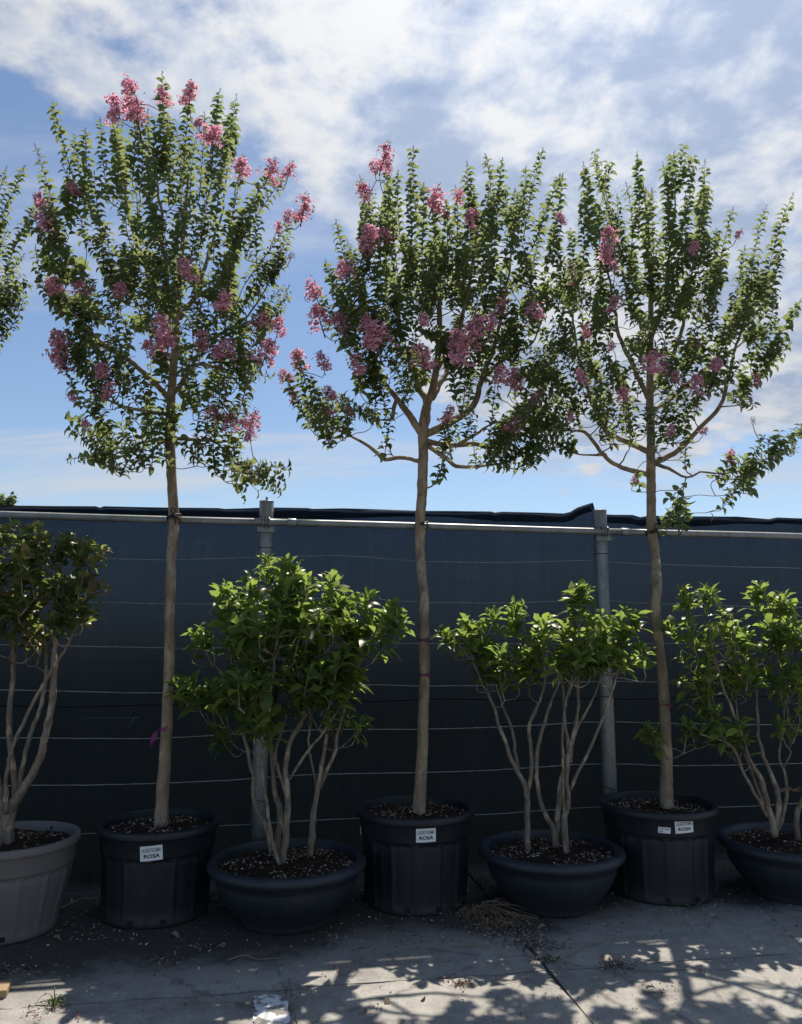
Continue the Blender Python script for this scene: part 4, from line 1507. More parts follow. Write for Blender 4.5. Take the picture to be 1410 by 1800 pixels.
# ---------------- tree three (right)
k3 = tie_depth(1149, 938) - Y3
tree3, cr3 = make_tree(
    'rightmost crape myrtle, kinked trunk, long spray reaching right below its crown', Y3, C3, 0.50,
    [(1173, 1395, 0.0, 11.5), (1173, 1320, .02, 11), (1170, 1240, .05, 10.5), (1164, 1170, .08, 10), (1157, 1110, .1, 10.5), (1153, 1070, .11, 11), (1156, 1020, .12, 10.5), (1153, 970, k3 - .02, 10), (1149, 930, k3, 10), (1146, 870, k3, 10), (1144, 810, k3, 9.5), (1143, 740, k3, 8.5), (1142, 660, k3, 7.5), (1143, 580, k3, 6.5), (1144, 500, k3, 5), (1140, 400, k3, 3), (1130, 320, k3, 1.8)],
    [[(1140, 835, k3, 5.5), (1095, 822, k3 - .06, 4.5), (1062, 801, k3 - .1, 4), (1042, 778, k3 - .12, 3.4), (1028, 760, k3 - .14, 3), (1005, 757, k3 - .16, 2)],
     [(1142, 795, k3, 6.5), (1102, 777, k3 + .06, 5.5), (1066, 762, k3 + .1, 5), (1049, 728, k3 + .12, 4.5), (1038, 695, k3 + .14, 4), (1018, 630, k3 + .15, 3), (1005, 540, k3 + .15, 2)],
     [(1147, 814, k3, 6), (1194, 787, k3 - .06, 5), (1228, 752, k3 - .1, 4.5), (1260, 716, k3 - .14, 4), (1282, 650, k3 - .15, 3.2), (1310, 560, k3 - .15, 2.2)],
     [(1152, 815, k3, 4), (1180, 826, k3 - .1, 3), (1207, 839, k3 - .16, 2.6), (1232, 829, k3 - .2, 2.4), (1263, 831, k3 - .22, 2), (1309, 825, k3 - .25, 1.6), (1350, 805, k3 - .25, 1.1)],
     [(1207, 840, k3 - .16, 1.6), (1201, 865, k3 - .17, 1.3), (1200, 880, k3 - .17, 1)],
     [(1140, 700, k3, 5.5), (1115, 650, k3 - .15, 4.5), (1093, 612, k3 - .22, 4), (1077, 560, k3 - .25, 3), (1070, 460, k3 - .25, 2)],
     [(1143, 690, k3, 5.5), (1175, 640, k3 + .15, 4.5), (1200, 580, k3 + .22, 3.6), (1220, 480, k3 + .25, 2.6), (1230, 400, k3 + .25, 1.8)],
     [(1143, 600, k3, 5), (1165, 530, k3 - .12, 4), (1180, 430, k3 - .18, 2.6), (1187, 340, k3 - .18, 1.6)],
     [(1143, 610, k3, 5), (1110, 530, k3 + .15, 3.6), (1085, 430, k3 + .2, 2.4), (1060, 340, k3 + .2, 1.6)],
     [(1150, 720, k3, 5), (1190, 690, k3 + .2, 4), (1250, 640, k3 + .3, 3), (1310, 600, k3 + .35, 2)],
     [(1062, 800, k3 - .1, 2.6), (1035, 800, k3 - .2, 2.2), (1010, 797, k3 - .25, 1.6)]],
    [(1025, 284, 1040, 430, 0), (1045, 272, 1075, 420, .1), (1100, 318, 1110, 450, -.1), (1120, 266, 1122, 420, 0), (1165, 284, 1170, 430, .1), (1187, 263, 1182, 420, -.05), (1220, 295, 1195, 430, .1), (1239, 280, 1230, 440, 0), (1240, 340, 1235, 470, -.12), (1290, 363, 1262, 500, 0), (1348, 360, 1320, 520, .1), (1396, 337, 1345, 520, 0), (1375, 430, 1340, 560, -.1), (1408, 525, 1350, 620, 0), (1392, 600, 1320, 680, .1), (990, 305, 965, 450, .05), (980, 380, 985, 500, -.1), (1022, 350, 1025, 480, -.15), (1065, 330, 1080, 470, -.2), (1145, 330, 1150, 470, -.2), (1330, 715, 1280, 690, 0), (1370, 560, 1320, 640, .1),
     (1345, 765, 1310, 830, -.25), (1395, 785, 1330, 832, -.25), (1375, 800, 1300, 840, -.22), (1290, 800, 1270, 835, -.22), (1045, 350, 1055, 480, .15), (1085, 340, 1095, 470, .15), (1135, 330, 1138, 460, .1), (1205, 340, 1200, 470, -.15), (1180, 350, 1178, 480, .2), (1260, 400, 1245, 520, .15), (1310, 430, 1290, 560, -.1), (1002, 400, 1005, 520, .1)],
    [(1100, 480, 80, 65, .38, 1.7), (1190, 490, 75, 70, .38, 1.7), (1150, 550, 115, 80, .5, 2.4), (1260, 540, 75, 80, .4, 1.5), (1330, 560, 50, 80, .3, .9), (1020, 530, 60, 90, .4, 1.5), (1040, 630, 75, 70, .4, 1.6), (1010, 720, 65, 55, .3, 1.3), (1150, 640, 110, 60, .45, 1.8), (1270, 640, 90, 55, .4, 1.5), (1220, 700, 75, 45, .3, 1.0), (1100, 740, 60, 40, .3, .8), (1190, 755, 60, 35, .25, .5), (1290, 835, 55, 22, .15, .7), (1255, 480, 40, 60, .25, .5), (975, 620, 45, 70, .3, .8)],
    [(1070, 412, 18), (1064, 440, 17), (1078, 460, 11), (1080, 530, 15), (1010, 485, 14), (985, 382, 12), (1220, 430, 13), (1300, 410, 10), (1150, 632, 23), (1167, 645, 13), (1095, 692, 15), (1225, 670, 17), (1260, 640, 14), (1187, 660, 11), (1225, 602, 10), (1330, 665, 10), (1180, 755, 10), (1283, 798, 14), (1115, 840, 8), (1075, 605, 9), (1020, 660, 15), (1002, 730, 8), (1240, 756, 8), (1030, 580, 12)],
    olds=[(1398, 786, 10), (1352, 772, 8), (1325, 737, 7)], seed=47, nfill=165, fl=0.86,
    hang=[(1200, 868, 1208, 900, -.17), (1205, 850, 1175, 878, -.15), (1120, 830, 1125, 860, -.1), (1290, 835, 1318, 862, -.22), (1255, 832, 1270, 862, -.22)])


def copy_thing(src, delta, rz, label, keep=None, sc=1.0):
    r = src.copy()
    COL.objects.link(r)
    r.location = Vector(src.location) + Vector(delta)
    r.rotation_euler = (0, 0, rz)
    r['label'] = label
    r.scale = (sc, sc, sc)
    for ch in list(src.children):
        if keep and not keep(ch):
            continue
        c = ch.copy()
        COL.objects.link(c)
        c.parent = r
        c.matrix_local = ch.matrix_local.copy()
    return r


tree0 = copy_thing(tree1, C0 - C1, rad(195), 'crape myrtle crown cut off by the left edge of the picture', sc=0.93)

# ties and ribbons on the trunks
def trunk_at(px, py, Y):
    return P(px, py, Y)


def tree_tie(px, py, r, label, bow):
    c = Pv(px, py, RAILV - 0.024 - 0.034)
    root = empty('trunk_tie', c)
    tag(root, label, 'tie', 'black ties binding trunks to the rail')
    mb = MB()
    an = np.linspace(0, 2 * math.pi, 26)
    for k, (dz, tl) in enumerate(((0.004, 0.25), (-0.008, -0.2), (0.0, 0.5))):
        mb.tube([c + E1 * (r + .004) * math.cos(a) + E2 * ((r + .004) * math.sin(a) + 0.026 * (1 + math.sin(a))) + np.array([0, 0, dz + tl * r * math.cos(a)]) for a in an], 0.0042, 6)
    mb.build('binding', M['tie'], root, c)
    if bow:
        mb = MB()
        f = c - E2 * (r + 0.006)
        lp = [f, f + E1 * -0.012 + [0, 0, .03], f + E1 * 0.004 + [0, 0, .052] - E2 * .008, f + E1 * .014 + [0, 0, .03], f]
        mb.tube(spline(lp, .008)[:, :3], 0.0036, 6)
        mb.tube(spline([f, f + E1 * .012 + [0, 0, -.02] - E2 * .004, f + E1 * .018 + [0, 0, -.055]], .01), 0.0036, 6)
        mb.tube(spline([f, f - E1 * .022 + [0, 0, -.012], f - E1 * .03 + [0, 0, -.018]], .01), 0.0036, 6)
        mb.build('bow', M['tie'], root, c)


ps_ = px_size(4.9)
tree_tie(305, 908, 10.5 * ps_, 'black tie with a bow round the leftmost whole trunk at the rail', True)
tree_tie(743, 921, 10.5 * ps_, 'black tie round the middle trunk at the rail', False)
tree_tie(1149, 934, 10.2 * ps_, 'black tie round the rightmost trunk at the rail', True)


def band(root, px, py, dY, Y0, base, r, h, mat, label):
    c = P(px, py, Y0 + dY)
    mb = MB()
    an = np.linspace(0, 2 * math.pi, 25)
    n = 24
    V = []
    for j, z in enumerate((-h / 2, -h / 4, h / 4, h / 2)):
        for i in range(n):
            a = an[i]
            rr = r + 0.0035 + R.normal(0, .0006)
            V.append(c + np.array([rr * math.cos(a), rr * math.sin(a), z + 0.004 * math.sin(2 * a + j)]))
    mb.add(V, [(j * n + i, j * n + (i + 1) % n, (j + 1) * n + (i + 1) % n, (j + 1) * n + i) for j in range(3) for i in range(n)])
    o = mb.build('marker_band', M[mat], root, base)
    o['label'] = label
    return c, o


b1 = np.array([C1[0], C1[1], 0.0])
c, o = band(tree1, 291.5, 1281, .035, Y1, b1, 10.8 * px_size(Y1), 0.022, 'ribbon', 'magenta ribbon tied round the trunk')
mb = MB()
q0 = c + np.array([-10.8 * px_size(Y1), -0.012, 0])
V = []
for k in range(8):
    t = k / 7
    wv = 0.010 * math.sin(3.0 * t)
    w = 0.006 + 0.014 * math.sin(math.pi * min(1, t * 1.15)) * (1 - 0.3 * t)
    ctr = q0 + np.array([-0.008 - 0.034 * t, -0.012 - wv, -0.010 - 0.085 * t])
    V += [ctr + np.array([-w * .8, 0.004, w * .3]), ctr + np.array([0, -0.006, 0]), ctr + np.array([w * .8, 0.003, -w * .3])]
mb.add(V, [(3 * k + a, 3 * k + a + 1, 3 * k + a + 4, 3 * k + a + 3) for k in range(7) for a in (0, 1)])
mb.build('ribbon_tail', M['ribbon'], tree1, b1)
b2 = np.array([C2[0], C2[1], 0.0])
band(tree2, 746, 1125, .085, Y2, b2, 10.6 * px_size(Y2), 0.018, 'band_faded', 'faded magenta band round the trunk')
band(tree2, 746.5, 1186, .058, Y2, b2, 10.6 * px_size(Y2), 0.016, 'band_faded', 'faded magenta band round the trunk')
b3 = np.array([C3[0], C3[1], 0.0])
band(tree3, 1170, 1238, .05, Y3, b3, 10.6 * px_size(Y3), 0.012, 'ribbon_dull', 'dull red band round the trunk')


# ------------------------------------------------------------------ shrubs
def shrub_shoot(cr, B, T, leaf0, m, droop=0.0):
    L = np.linalg.norm(T - B)
    n = max(4, int(L / 0.03))
    t = np.linspace(0, 1, n)[:, None]
    mid = (B + T) / 2 + R.normal(0, 0.07, 3) * L
    q = B * (1 - t) ** 2 + 2 * mid * t * (1 - t) + T * t ** 2
    cr.twigs.tube(q, np.linspace(0.0034, 0.0016, n), 5, False)
    a = R.uniform(0, 6.28)
    for k in range(m):
        tt = 1 - 0.92 * (k / m) ** 1.15
        f = tt * (n - 1)
        i = min(n - 2, int(f))
        p = q[i] + (q[i + 1] - q[i]) * (f - i)
        tg = unit(q[i + 1] - q[i])
        u, v = perp(tg)
        a += 2.4 + R.normal(0, .2)
        rd = math.cos(a) * u + math.sin(a) * v
        open_ = 0.35 + 0.75 * (k / m)
        d = unit(rd * open_ + tg * R.uniform(.55, .95) + np.array([0, 0, -droop * k / m]) + R.normal(0, .1, 3))
        nn = tg * 0.8 - rd * 0.5 * 0 + np.array([0, 0, 0.55]) + R.normal(0, .35, 3)
        s0 = leaf0 * (0.62 + 0.5 * min(1, 2.2 * k / m)) * R.uniform(.75, 1.15)
        cr.L.add(p + rd * 0.004, d, nn, s0)


def make_shrub(label, Y0, C, stems, blobs, leaf, per_area, mat, temps, seed, name='potted_shrub', m_leaf=(7, 12), stem_r=1.0):
    global R
    R = np.random.default_rng(seed)
    base = np.array([C[0], C[1], 0.0])
    root = empty(name, base)
    tag(root, label, 'shrub', 'leafy shrubs with bare lower stems')
    cr = Crown(base)
    ps = px_size(Y0)
    for st in stems:
        pts = [P(x, y, Y0 + dy) for x, y, dy, r in st]
        cr.limb(pts, [r * ps * stem_r for *_, r in st], root, M['stem'], 'stem', 9, 0.003, 0.45, 0.22)
    shoots = []
    for bx, by, rx, ry, dy, rd in blobs:
        n = max(2, int(rx * ry * per_area))
        for _ in range(n):
            for _t in range(30):
                a = R.uniform(-1, 1, 3)
                if a @ a < 1:
                    break
            q = P(bx + a[0] * rx * .9, by + a[1] * ry, Y0 + dy + a[2] * rd)
            d = unit(np.array([a[0] * .45 + (bx - stems[0][0][0]) / 400.0, a[2] * .45 + dy * .6, 0.0]) + np.array([0, 0, R.uniform(.5, 1.15)]) + R.normal(0, .25, 3))
            L = R.uniform(.10, .20)
            shoots.append((q - d * L * .75, q + d * L * .25))
    N0 = np.array(cr.N)
    shoots.sort(key=lambda s_: np.min(np.linalg.norm(N0 - s_[0], axis=1)))
    for B, T in shoots:
        d = unit(T - B)
        cr.connect(B, d, 2.0, 0.007)
        shrub_shoot(cr, B, T, leaf * R.uniform(.8, 1.15), int(R.integers(*m_leaf)), 0.05)
        cr.N.append(B + (T - B) * .4)
        cr.Rr.append(.003)
    tag(cr.twigs.build('twigs', M['stem'], root, base), kind='stuff')
    cr.L.finish(root, base, temps, mat)
    print('shrub leaves', len(cr.L.p))
    return root, cr


YB1, YB2, YB3, YG = B1[1], B2[1], B3[1], CG[1]
make_shrub('large glossy green shrub growing from the nearest dark bowl', YB1, B1,
    [[(496, 1520, -.03, 6.5), (505, 1448, -.03, 5.5), (507, 1389, -.02, 5), (507, 1351, 0, 4.6), (517, 1302, 0, 4.2), (537, 1259, -.03, 3.2), (545, 1180, -.05, 2.2), (540, 1080, -.05, 1.5)],
     [(485, 1510, .05, 6), (488, 1431, .06, 5.5), (481, 1395, .07, 4.6), (476, 1342, .08, 3.6), (473, 1300, .08, 3.2), (465, 1220, .1, 2.4), (455, 1120, .1, 1.5)],
     [(478, 1500, .02, 4.5), (474, 1474, .02, 4.4), (456, 1431, 0, 4), (449, 1395, -.02, 4), (449, 1359, -.04, 3.2), (434, 1291, -.08, 2.6), (415, 1220, -.12, 2), (400, 1130, -.12, 1.4)],
     [(491, 1520, -.06, 3.2), (475, 1465, -.07, 3), (468, 1410, -.08, 3), (461, 1378, -.09, 2.6), (464, 1321, -.1, 2.4), (475, 1230, -.14, 2), (490, 1110, -.15, 1.4)],
     [(544, 1505, .06, 6), (547, 1442, .06, 5.2), (558, 1389, .06, 4.6), (573, 1314, .06, 3.4), (581, 1268, .05, 3), (585, 1190, .04, 2.2), (580, 1090, .04, 1.5)],
     [(561, 1387, .06, 3.6), (577, 1346, .04, 3), (588, 1321, .02, 3), (600, 1268, 0, 2.6), (625, 1190, -.02, 2), (650, 1120, -.02, 1.4)],
     [(509, 1370, -.01, 2.4), (528, 1338, -.02, 2.2), (547, 1312, -.03, 2.2), (568, 1289, -.04, 1.8), (600, 1240, -.06, 1.3)],
     [(504, 1402, -.02, 3.6), (497, 1375, -.01, 3), (488, 1346, .02, 3), (484, 1322, .04, 2.6), (505, 1240, .06, 2), (510, 1150, .08, 1.4)],
     [(557, 1390, .06, 2.6), (552, 1350, .1, 2.2), (543, 1300, .12, 2), (545, 1240, .14, 1.6), (530, 1140, .16, 1.2)]],
    [(500, 1040, 68, 42, 0, .22), (425, 1070, 45, 40, .05, .2), (470, 1120, 95, 60, -.05, .28), (590, 1075, 50, 55, .05, .2), (655, 1115, 50, 35, 0, .15), (360, 1130, 22, 18, -.05, .08), (365, 1225, 48, 25, -.08, .14), (430, 1215, 75, 50, -.08, .25), (455, 1270, 55, 30, -.1, .2), (555, 1190, 70, 40, -.05, .22), (610, 1170, 55, 50, 0, .2), (400, 1290, 25, 14, .05, .1), (605, 1275, 30, 8, .05, .06), (540, 1110, 65, 55, 0, .3), (560, 1235, 50, 22, -.05, .15), (347, 1118, 6, 6, -.05, .03), (388, 1045, 7, 7, 0, .03), (470, 1000, 6, 6, 0, .03), (512, 1002, 7, 6, 0, .03), (582, 1030, 7, 7, 0, .03), (688, 1082, 7, 6, 0, .03), (708, 1102, 6, 6, 0, .03), (322, 1218, 6, 6, -.05, .03), (640, 1065, 6, 6, .05, .03), (632, 1278, 7, 5, 0, .03)],
    0.098, 0.0062, M['shrub_leaf'], T_SHRUB, 5)

make_shrub('two-lobed glossy green shrub growing from the bowl right of centre', YB2, B2,
    [[(930, 1500, .02, 5.5), (928, 1435, .02, 5), (927, 1394, .02, 4.4), (910, 1353, .0, 4), (878, 1280, -.03, 3), (869, 1244, -.04, 2.6), (842, 1190, -.05, 2), (825, 1140, -.05, 1.4)],
     [(928, 1398, .02, 3.8), (930, 1332, .04, 3.6), (927, 1276, .06, 3.2), (942, 1237, .08, 2.6), (955, 1190, .08, 2), (950, 1130, .08, 1.4)],
     [(975, 1495, .05, 5), (973, 1458, .05, 4.6), (948, 1408, .04, 4), (942, 1367, .03, 3.5), (946, 1321, .03, 3.3), (961, 1271, .04, 3), (967, 1246, .04, 2.4), (995, 1170, .04, 1.6)],
     [(976, 1495, .06, 5), (983, 1412, .07, 4.6), (987, 1367, .07, 3.6), (997, 1332, .08, 3), (990, 1260, .1, 2.6), (985, 1180, .12, 1.8), (975, 1120, .12, 1.4)],
     [(996, 1512, -.02, 5.6), (994, 1446, -.02, 5), (1002, 1408, -.02, 4.6), (1001, 1367, -.01, 4), (1008, 1317, 0, 3.5), (1017, 1248, 0, 2.8), (1016, 1170, 0, 2), (1015, 1080, 0, 1.4)],
     [(1003, 1388, -.02, 3), (1018, 1356, -.04, 2.8), (1035, 1321, -.05, 2.6), (1060, 1257, -.07, 2.4), (1069, 1230, -.08, 2), (1090, 1170, -.08, 1.4)],
     [(911, 1350, 0, 3), (905, 1310, .03, 2.6), (896, 1271, .06, 2.4), (885, 1248, .07, 2), (868, 1190, .08, 1.5)],
     [(1004, 1340, 0, 3), (1012, 1290, .08, 2.6), (1045, 1220, .12, 2), (1070, 1140, .12, 1.4)],
     [(995, 1440, -.02, 2.6), (988, 1390, -.05, 2.4), (990, 1300, -.08, 2.2), (1000, 1230, -.12, 1.8), (1030, 1150, -.14, 1.3)]],
    [(825, 1125, 35, 28, -.03, .12), (875, 1155, 50, 38, -.02, .2), (912, 1095, 20, 20, .03, .1), (960, 1130, 50, 42, .05, .22), (1018, 1075, 36, 26, .02, .14), (1040, 1120, 60, 48, 0, .26), (1095, 1100, 28, 26, 0, .12), (1000, 1165, 60, 34, -.05, .2), (1085, 1160, 36, 34, 0, .16), (860, 1185, 24, 14, 0, .1), (1015, 1055, 10, 7, 0, .05), (920, 1170, 40, 30, 0, .2), (784, 1122, 6, 6, 0, .03), (822, 1098, 6, 6, 0, .03), (905, 1072, 6, 6, 0, .03), (1027, 1044, 6, 5, 0, .03), (1118, 1090, 6, 6, 0, .03), (1128, 1150, 6, 6, 0, .03), (868, 1090, 6, 6, .03, .03)],
    0.096, 0.0064, M['shrub_leaf'], T_SHRUB, 8)

make_shrub('loose airy green shrub in the bowl at the right edge', YB3, B3,
    [[(1360, 1470, -.02, 6), (1349, 1425, -.03, 5), (1333, 1369, -.04, 4.4), (1315, 1341, -.06, 3.4), (1290, 1270, -.08, 2.4), (1260, 1190, -.1, 1.8), (1245, 1100, -.1, 1.3)],
     [(1361, 1470, 0, 6), (1367, 1415, .01, 5), (1359, 1374, .02, 4), (1344, 1331, .03, 3.2), (1332, 1260, .04, 2.4), (1330, 1160, .05, 1.6)],
     [(1348, 1435, -.03, 3), (1320, 1382, -.08, 2.8), (1306, 1356, -.1, 2.4), (1285, 1310, -.14, 1.8), (1230, 1290, -.18, 1.3)],
     [(1366, 1462, .03, 4), (1382, 1397, .05, 3), (1377, 1351, .06, 2.4), (1369, 1331, .06, 2), (1382, 1250, .08, 1.8), (1390, 1130, .08, 1.3)],
     [(1402, 1482, .06, 5.5), (1400, 1433, .06, 4.6), (1412, 1400, .06, 4), (1425, 1330, .06, 3), (1430, 1230, .06, 2), (1425, 1130, .06, 1.4)],
     [(1345, 1420, -.03, 2.6), (1325, 1360, 0, 2.2), (1300, 1290, .04, 1.8), (1295, 1190, .06, 1.3)],
     [(1376, 1350, .06, 2), (1388, 1330, .02, 1.6), (1390, 1320, 0, 1.2)]],
    [(1213, 1060, 16, 16, 0, .07), (1247, 1060, 12, 26, 0, .07), (1328, 1060, 16, 18, 0, .08), (1376, 1068, 18, 20, 0, .08), (1230, 1120, 36, 28, 0, .14), (1290, 1120, 36, 28, .03, .16), (1350, 1120, 38, 28, .03, .16), (1400, 1115, 30, 34, .03, .16), (1228, 1185, 38, 34, -.05, .15), (1300, 1190, 44, 28, 0, .2), (1390, 1200, 40, 34, 0, .2), (1240, 1255, 36, 26, -.08, .12), (1290, 1300, 52, 26, -.08, .18), (1200, 1290, 24, 10, -.1, .08), (1152, 1300, 6, 5, -.1, .03), (1385, 1270, 30, 20, 0, .15), (1440, 1140, 40, 60, .02, .2), (1205, 1052, 6, 6, 0, .03), (1242, 1045, 6, 6, 0, .03), (1340, 1042, 7, 6, 0, .03), (1376, 1055, 6, 6, 0, .03), (1146, 1292, 5, 5, -.1, .03), (1180, 1105, 6, 6, 0, .03), (1272, 1085, 6, 6, .03, .03)],
    0.094, 0.0086, M['shrub_leaf'], T_SHRUB, 13, m_leaf=(6, 11))

make_shrub('dark bronze-tipped shrub on thick forked stems in the grey pot', YG, CG,
    [[(12, 1500, 0, 15), (13, 1455, 0, 14), (20, 1420, 0, 11), (42, 1385, -.02, 8.5), (68, 1338, -.03, 7.5), (83, 1280, -.03, 7), (92, 1220, -.03, 6.5), (95, 1120, -.02, 5), (100, 1020, 0, 2.5)],
     [(13, 1450, .01, 10), (26, 1400, .03, 7), (24, 1350, .04, 6), (18, 1290, .05, 5.5), (18, 1230, .05, 5.2), (24, 1120, .05, 4), (30, 1000, .05, 2)],
     [(30, 1400, .03, 5), (36, 1359, .05, 4.6), (50, 1300, .07, 4.5), (68, 1250, .08, 4), (80, 1180, .09, 3.4), (70, 1080, .1, 2)],
     [(10, 1430, -.03, 6), (12, 1383, -.05, 4), (17, 1345, -.06, 3.8), (28, 1300, -.07, 3.6), (57, 1240, -.09, 3.4), (95, 1175, -.11, 3), (135, 1105, -.12, 2.4), (160, 1020, -.12, 1.5)],
     [(8, 1440, 0, 9), (0, 1385, .0, 7), (-16, 1320, 0, 5), (-35, 1220, 0, 4), (-40, 1080, 0, 2.4)]],
    [(25, 960, 50, 30, 0, .25), (105, 955, 55, 22, .05, .22), (160, 975, 30, 28, 0, .15), (60, 1010, 75, 45, -.03, .3), (130, 1035, 50, 38, -.05, .2), (30, 1080, 55, 40, -.05, .25), (110, 1090, 45, 28, -.05, .18), (150, 1085, 18, 12, -.1, .08), (-45, 990, 60, 70, 0, .3), (60, 1125, 40, 12, 0, .15), (-35, 1110, 45, 25, 0, .2)],
    0.080, 0.0078, M['bronze_leaf'], T_BRONZE, 17, m_leaf=(7, 12), stem_r=0.86)

# ------------------------------------------------------------------ small things on the ground and the fence
R = np.random.default_rng(99)


def G(px, py, z=0.0):
    r = ray(px, py)
    t = (z - CAMZ) / r[2]
    return np.array([0, 0, CAMZ]) + r * t


def scatter(name, n, uf, vf, zf, size, mat, label=None, cat=None):
    u, v = uf(n), vf(n)
    pos = np.array([UV(a, b, 0) for a, b in zip(u, v)])
    pos[:, 2] = 0.004
    Mr = rot_random(n, 0.3)
    sc = np.stack([R.uniform(*size, n), R.uniform(*size, n) * .7, R.uniform(*size, n) * .45], 1)
    mb = MB()
    mb.many(TET, TETF, Mr * sc[:, None, :], pos)
    o = mb.build(name, M[mat], smooth=False)
    tag(o, label, cat, kind='stuff')
    return o


scatter('soil_litter', 3400, lambda n: R.uniform(-3.2, 3.6, n), lambda n: 5.1 - np.abs(R.normal(0, 0.55, n)), None, (.005, .019), 'litter', 'bark crumbs and perlite bits strewn along the foot of the pots', 'litter')
scatter('sparse_grit', 420, lambda n: R.uniform(-2.6, 3.0, n), lambda n: R.uniform(2.6, 4.3, n), None, (.003, .011), 'litter', 'sparse dark grit strewn over the open concrete', 'grit')

# heaps of litter caught in places
HEAP = [((30, 1705), .10, 130), ((945, 1662), .10, 420), ((910, 1645), .12, 260), ((880, 1640), .14, 220), ((965, 1688), .05, 160), ((1085, 1700), .06, 220), ((790, 1600), .14, 120), ((1230, 1600), .3, 120), ((640, 1640), .35, 160), ((160, 1640), .2, 120), ((300, 1690), .09, 70), ((375, 1665), .06, 50)]
mb = MB()
for (hx, hy), rr, n in HEAP:
    c = G(hx, hy)
    a = R.normal(0, rr * .55, (n, 2))
    pos = np.stack([c[0] + a[:, 0] * 1.3, c[1] + a[:, 1] * .8, np.abs(R.normal(0, .006, n)) + .004], 1)
    sc = np.stack([R.uniform(.006, .024, n), R.uniform(.003, .008, n), R.uniform(.003, .006, n)], 1)
    mb.many(TET, TETF, rot_random(n, .3) * sc[:, None, :], pos)
tag(mb.build('litter_heaps', M['litter'], smooth=False), 'little drifts of dark debris lying on the concrete', 'debris', kind='stuff')

# fallen petals
mb = MB()
SPOT = [((100, 1765), .05, 34), ((60, 1778), .05, 20), ((130, 1790), .03, 12), ((605, 1712), .05, 22), ((530, 1742), .05, 26), ((650, 1780), .04, 14), ((815, 1727), .05, 20), ((1075, 1690), .05, 30), ((1180, 1735), .2, 24), ((900, 1760), .35, 26), ((300, 1740), .35, 20)]
petal_t, petal_f = leaf_template(.7, .4, .4, 1)
for (hx, hy), rr, n in SPOT:
    c = G(hx, hy)
    a = R.normal(0, rr * .6, (n, 2))
    pos = np.stack([c[0] + a[:, 0], c[1] + a[:, 1], np.full(n, .006) + R.uniform(0, .006, n)], 1)
    mb.many(petal_t, petal_f, rot_random(n, .4) * R.uniform(.008, .018, n)[:, None, None], pos)
tag(mb.build('fallen_petals', M['fallen'], smooth=False), 'dried reddish petals fallen onto the sunlit concrete', 'petals', kind='stuff')

# dead leaves lying singly
dl_t, dl_f = leaf_template(.5, .35, .5, 2)
dme = bpy.data.meshes.new('dead_leaf')
dme.from_pydata(dl_t.tolist(), [], dl_f)
dme.materials.append(M['deadleaf'])
for (x, y, lab) in ((105, 1655, 'pale dead leaf on the ground right of the grey pot'), (250, 1652, 'brown dead leaf under the left ROSA pot'), (300, 1645, 'reddish dead leaf beside the left ROSA pot foot'),
                    (172, 1595, 'whitish dead leaf lying between the grey pot and left ROSA pot'), (682, 1760, 'dark curled leaf on sunlit concrete right of the trunk shadow'), (743, 1762, 'dark curled leaf on the shaded concrete below the straw clump'),
                    (1230, 1716, 'dark dead leaf standing on the concrete at right'), (1135, 1745, 'small brown leaf on the concrete below the labelled pot'), (960, 1632, 'pale dead leaf at the foot of the right bowl'), (1252, 1585, 'pale dead leaf at the foot of the rightmost black pot')):
    o = bpy.data.objects.new('dead_leaf', dme)
    COL.objects.link(o)
    s = R.uniform(.035, .06)
    o.location = tuple(G(x, y) + [0, 0, .012])
    o.rotation_euler = (R.uniform(-.3, .3), R.uniform(-.5, .5), R.uniform(0, 6.28))
    o.scale = (s, s, s)
    tag(o, lab, 'leaf', 'dead leaves lying singly on the ground')

# dry straw clump and weeds
def blades(name, c, n, L, spread, flat, mat, label, cat, r=.0018, lean=(0, 0), kind=None):
    mb = MB()
    for _ in range(n):
        b = np.asarray(c) + np.array([R.normal(0, spread), R.normal(0, spread * .6), .004])
        a = R.uniform(0, 6.28)
        l = L * R.uniform(.45, 1.1)
        hv = np.array([math.cos(a) + lean[0], math.sin(a) * .8 + lean[1], 0])
        up = R.uniform(.0, 1.0) * (1 - flat)
        p1 = b + hv * l * .25 + np.array([0, 0, l * (.15 + .55 * up)])
        p2 = b + hv * l * .65 + np.array([0, 0, l * (.10 + .55 * up) * R.uniform(.3, 1.1)])
        p3 = b + hv * l + np.array([0, 0, max(0.002, l * (.5 * up - .02) * R.uniform(-.1, .9))])
        q = spline([b, p1, p2, p3], l / 7)
        q[:, 2] = np.maximum(q[:, 2], .004)
        mb.tube(q, np.linspace(r, r * .4, len(q)), 4, False)
    o = mb.build(name, M[mat], None, tuple(np.asarray(c) * [1, 1, 0]))
    tag(o, label, cat, kind=kind)
    return o


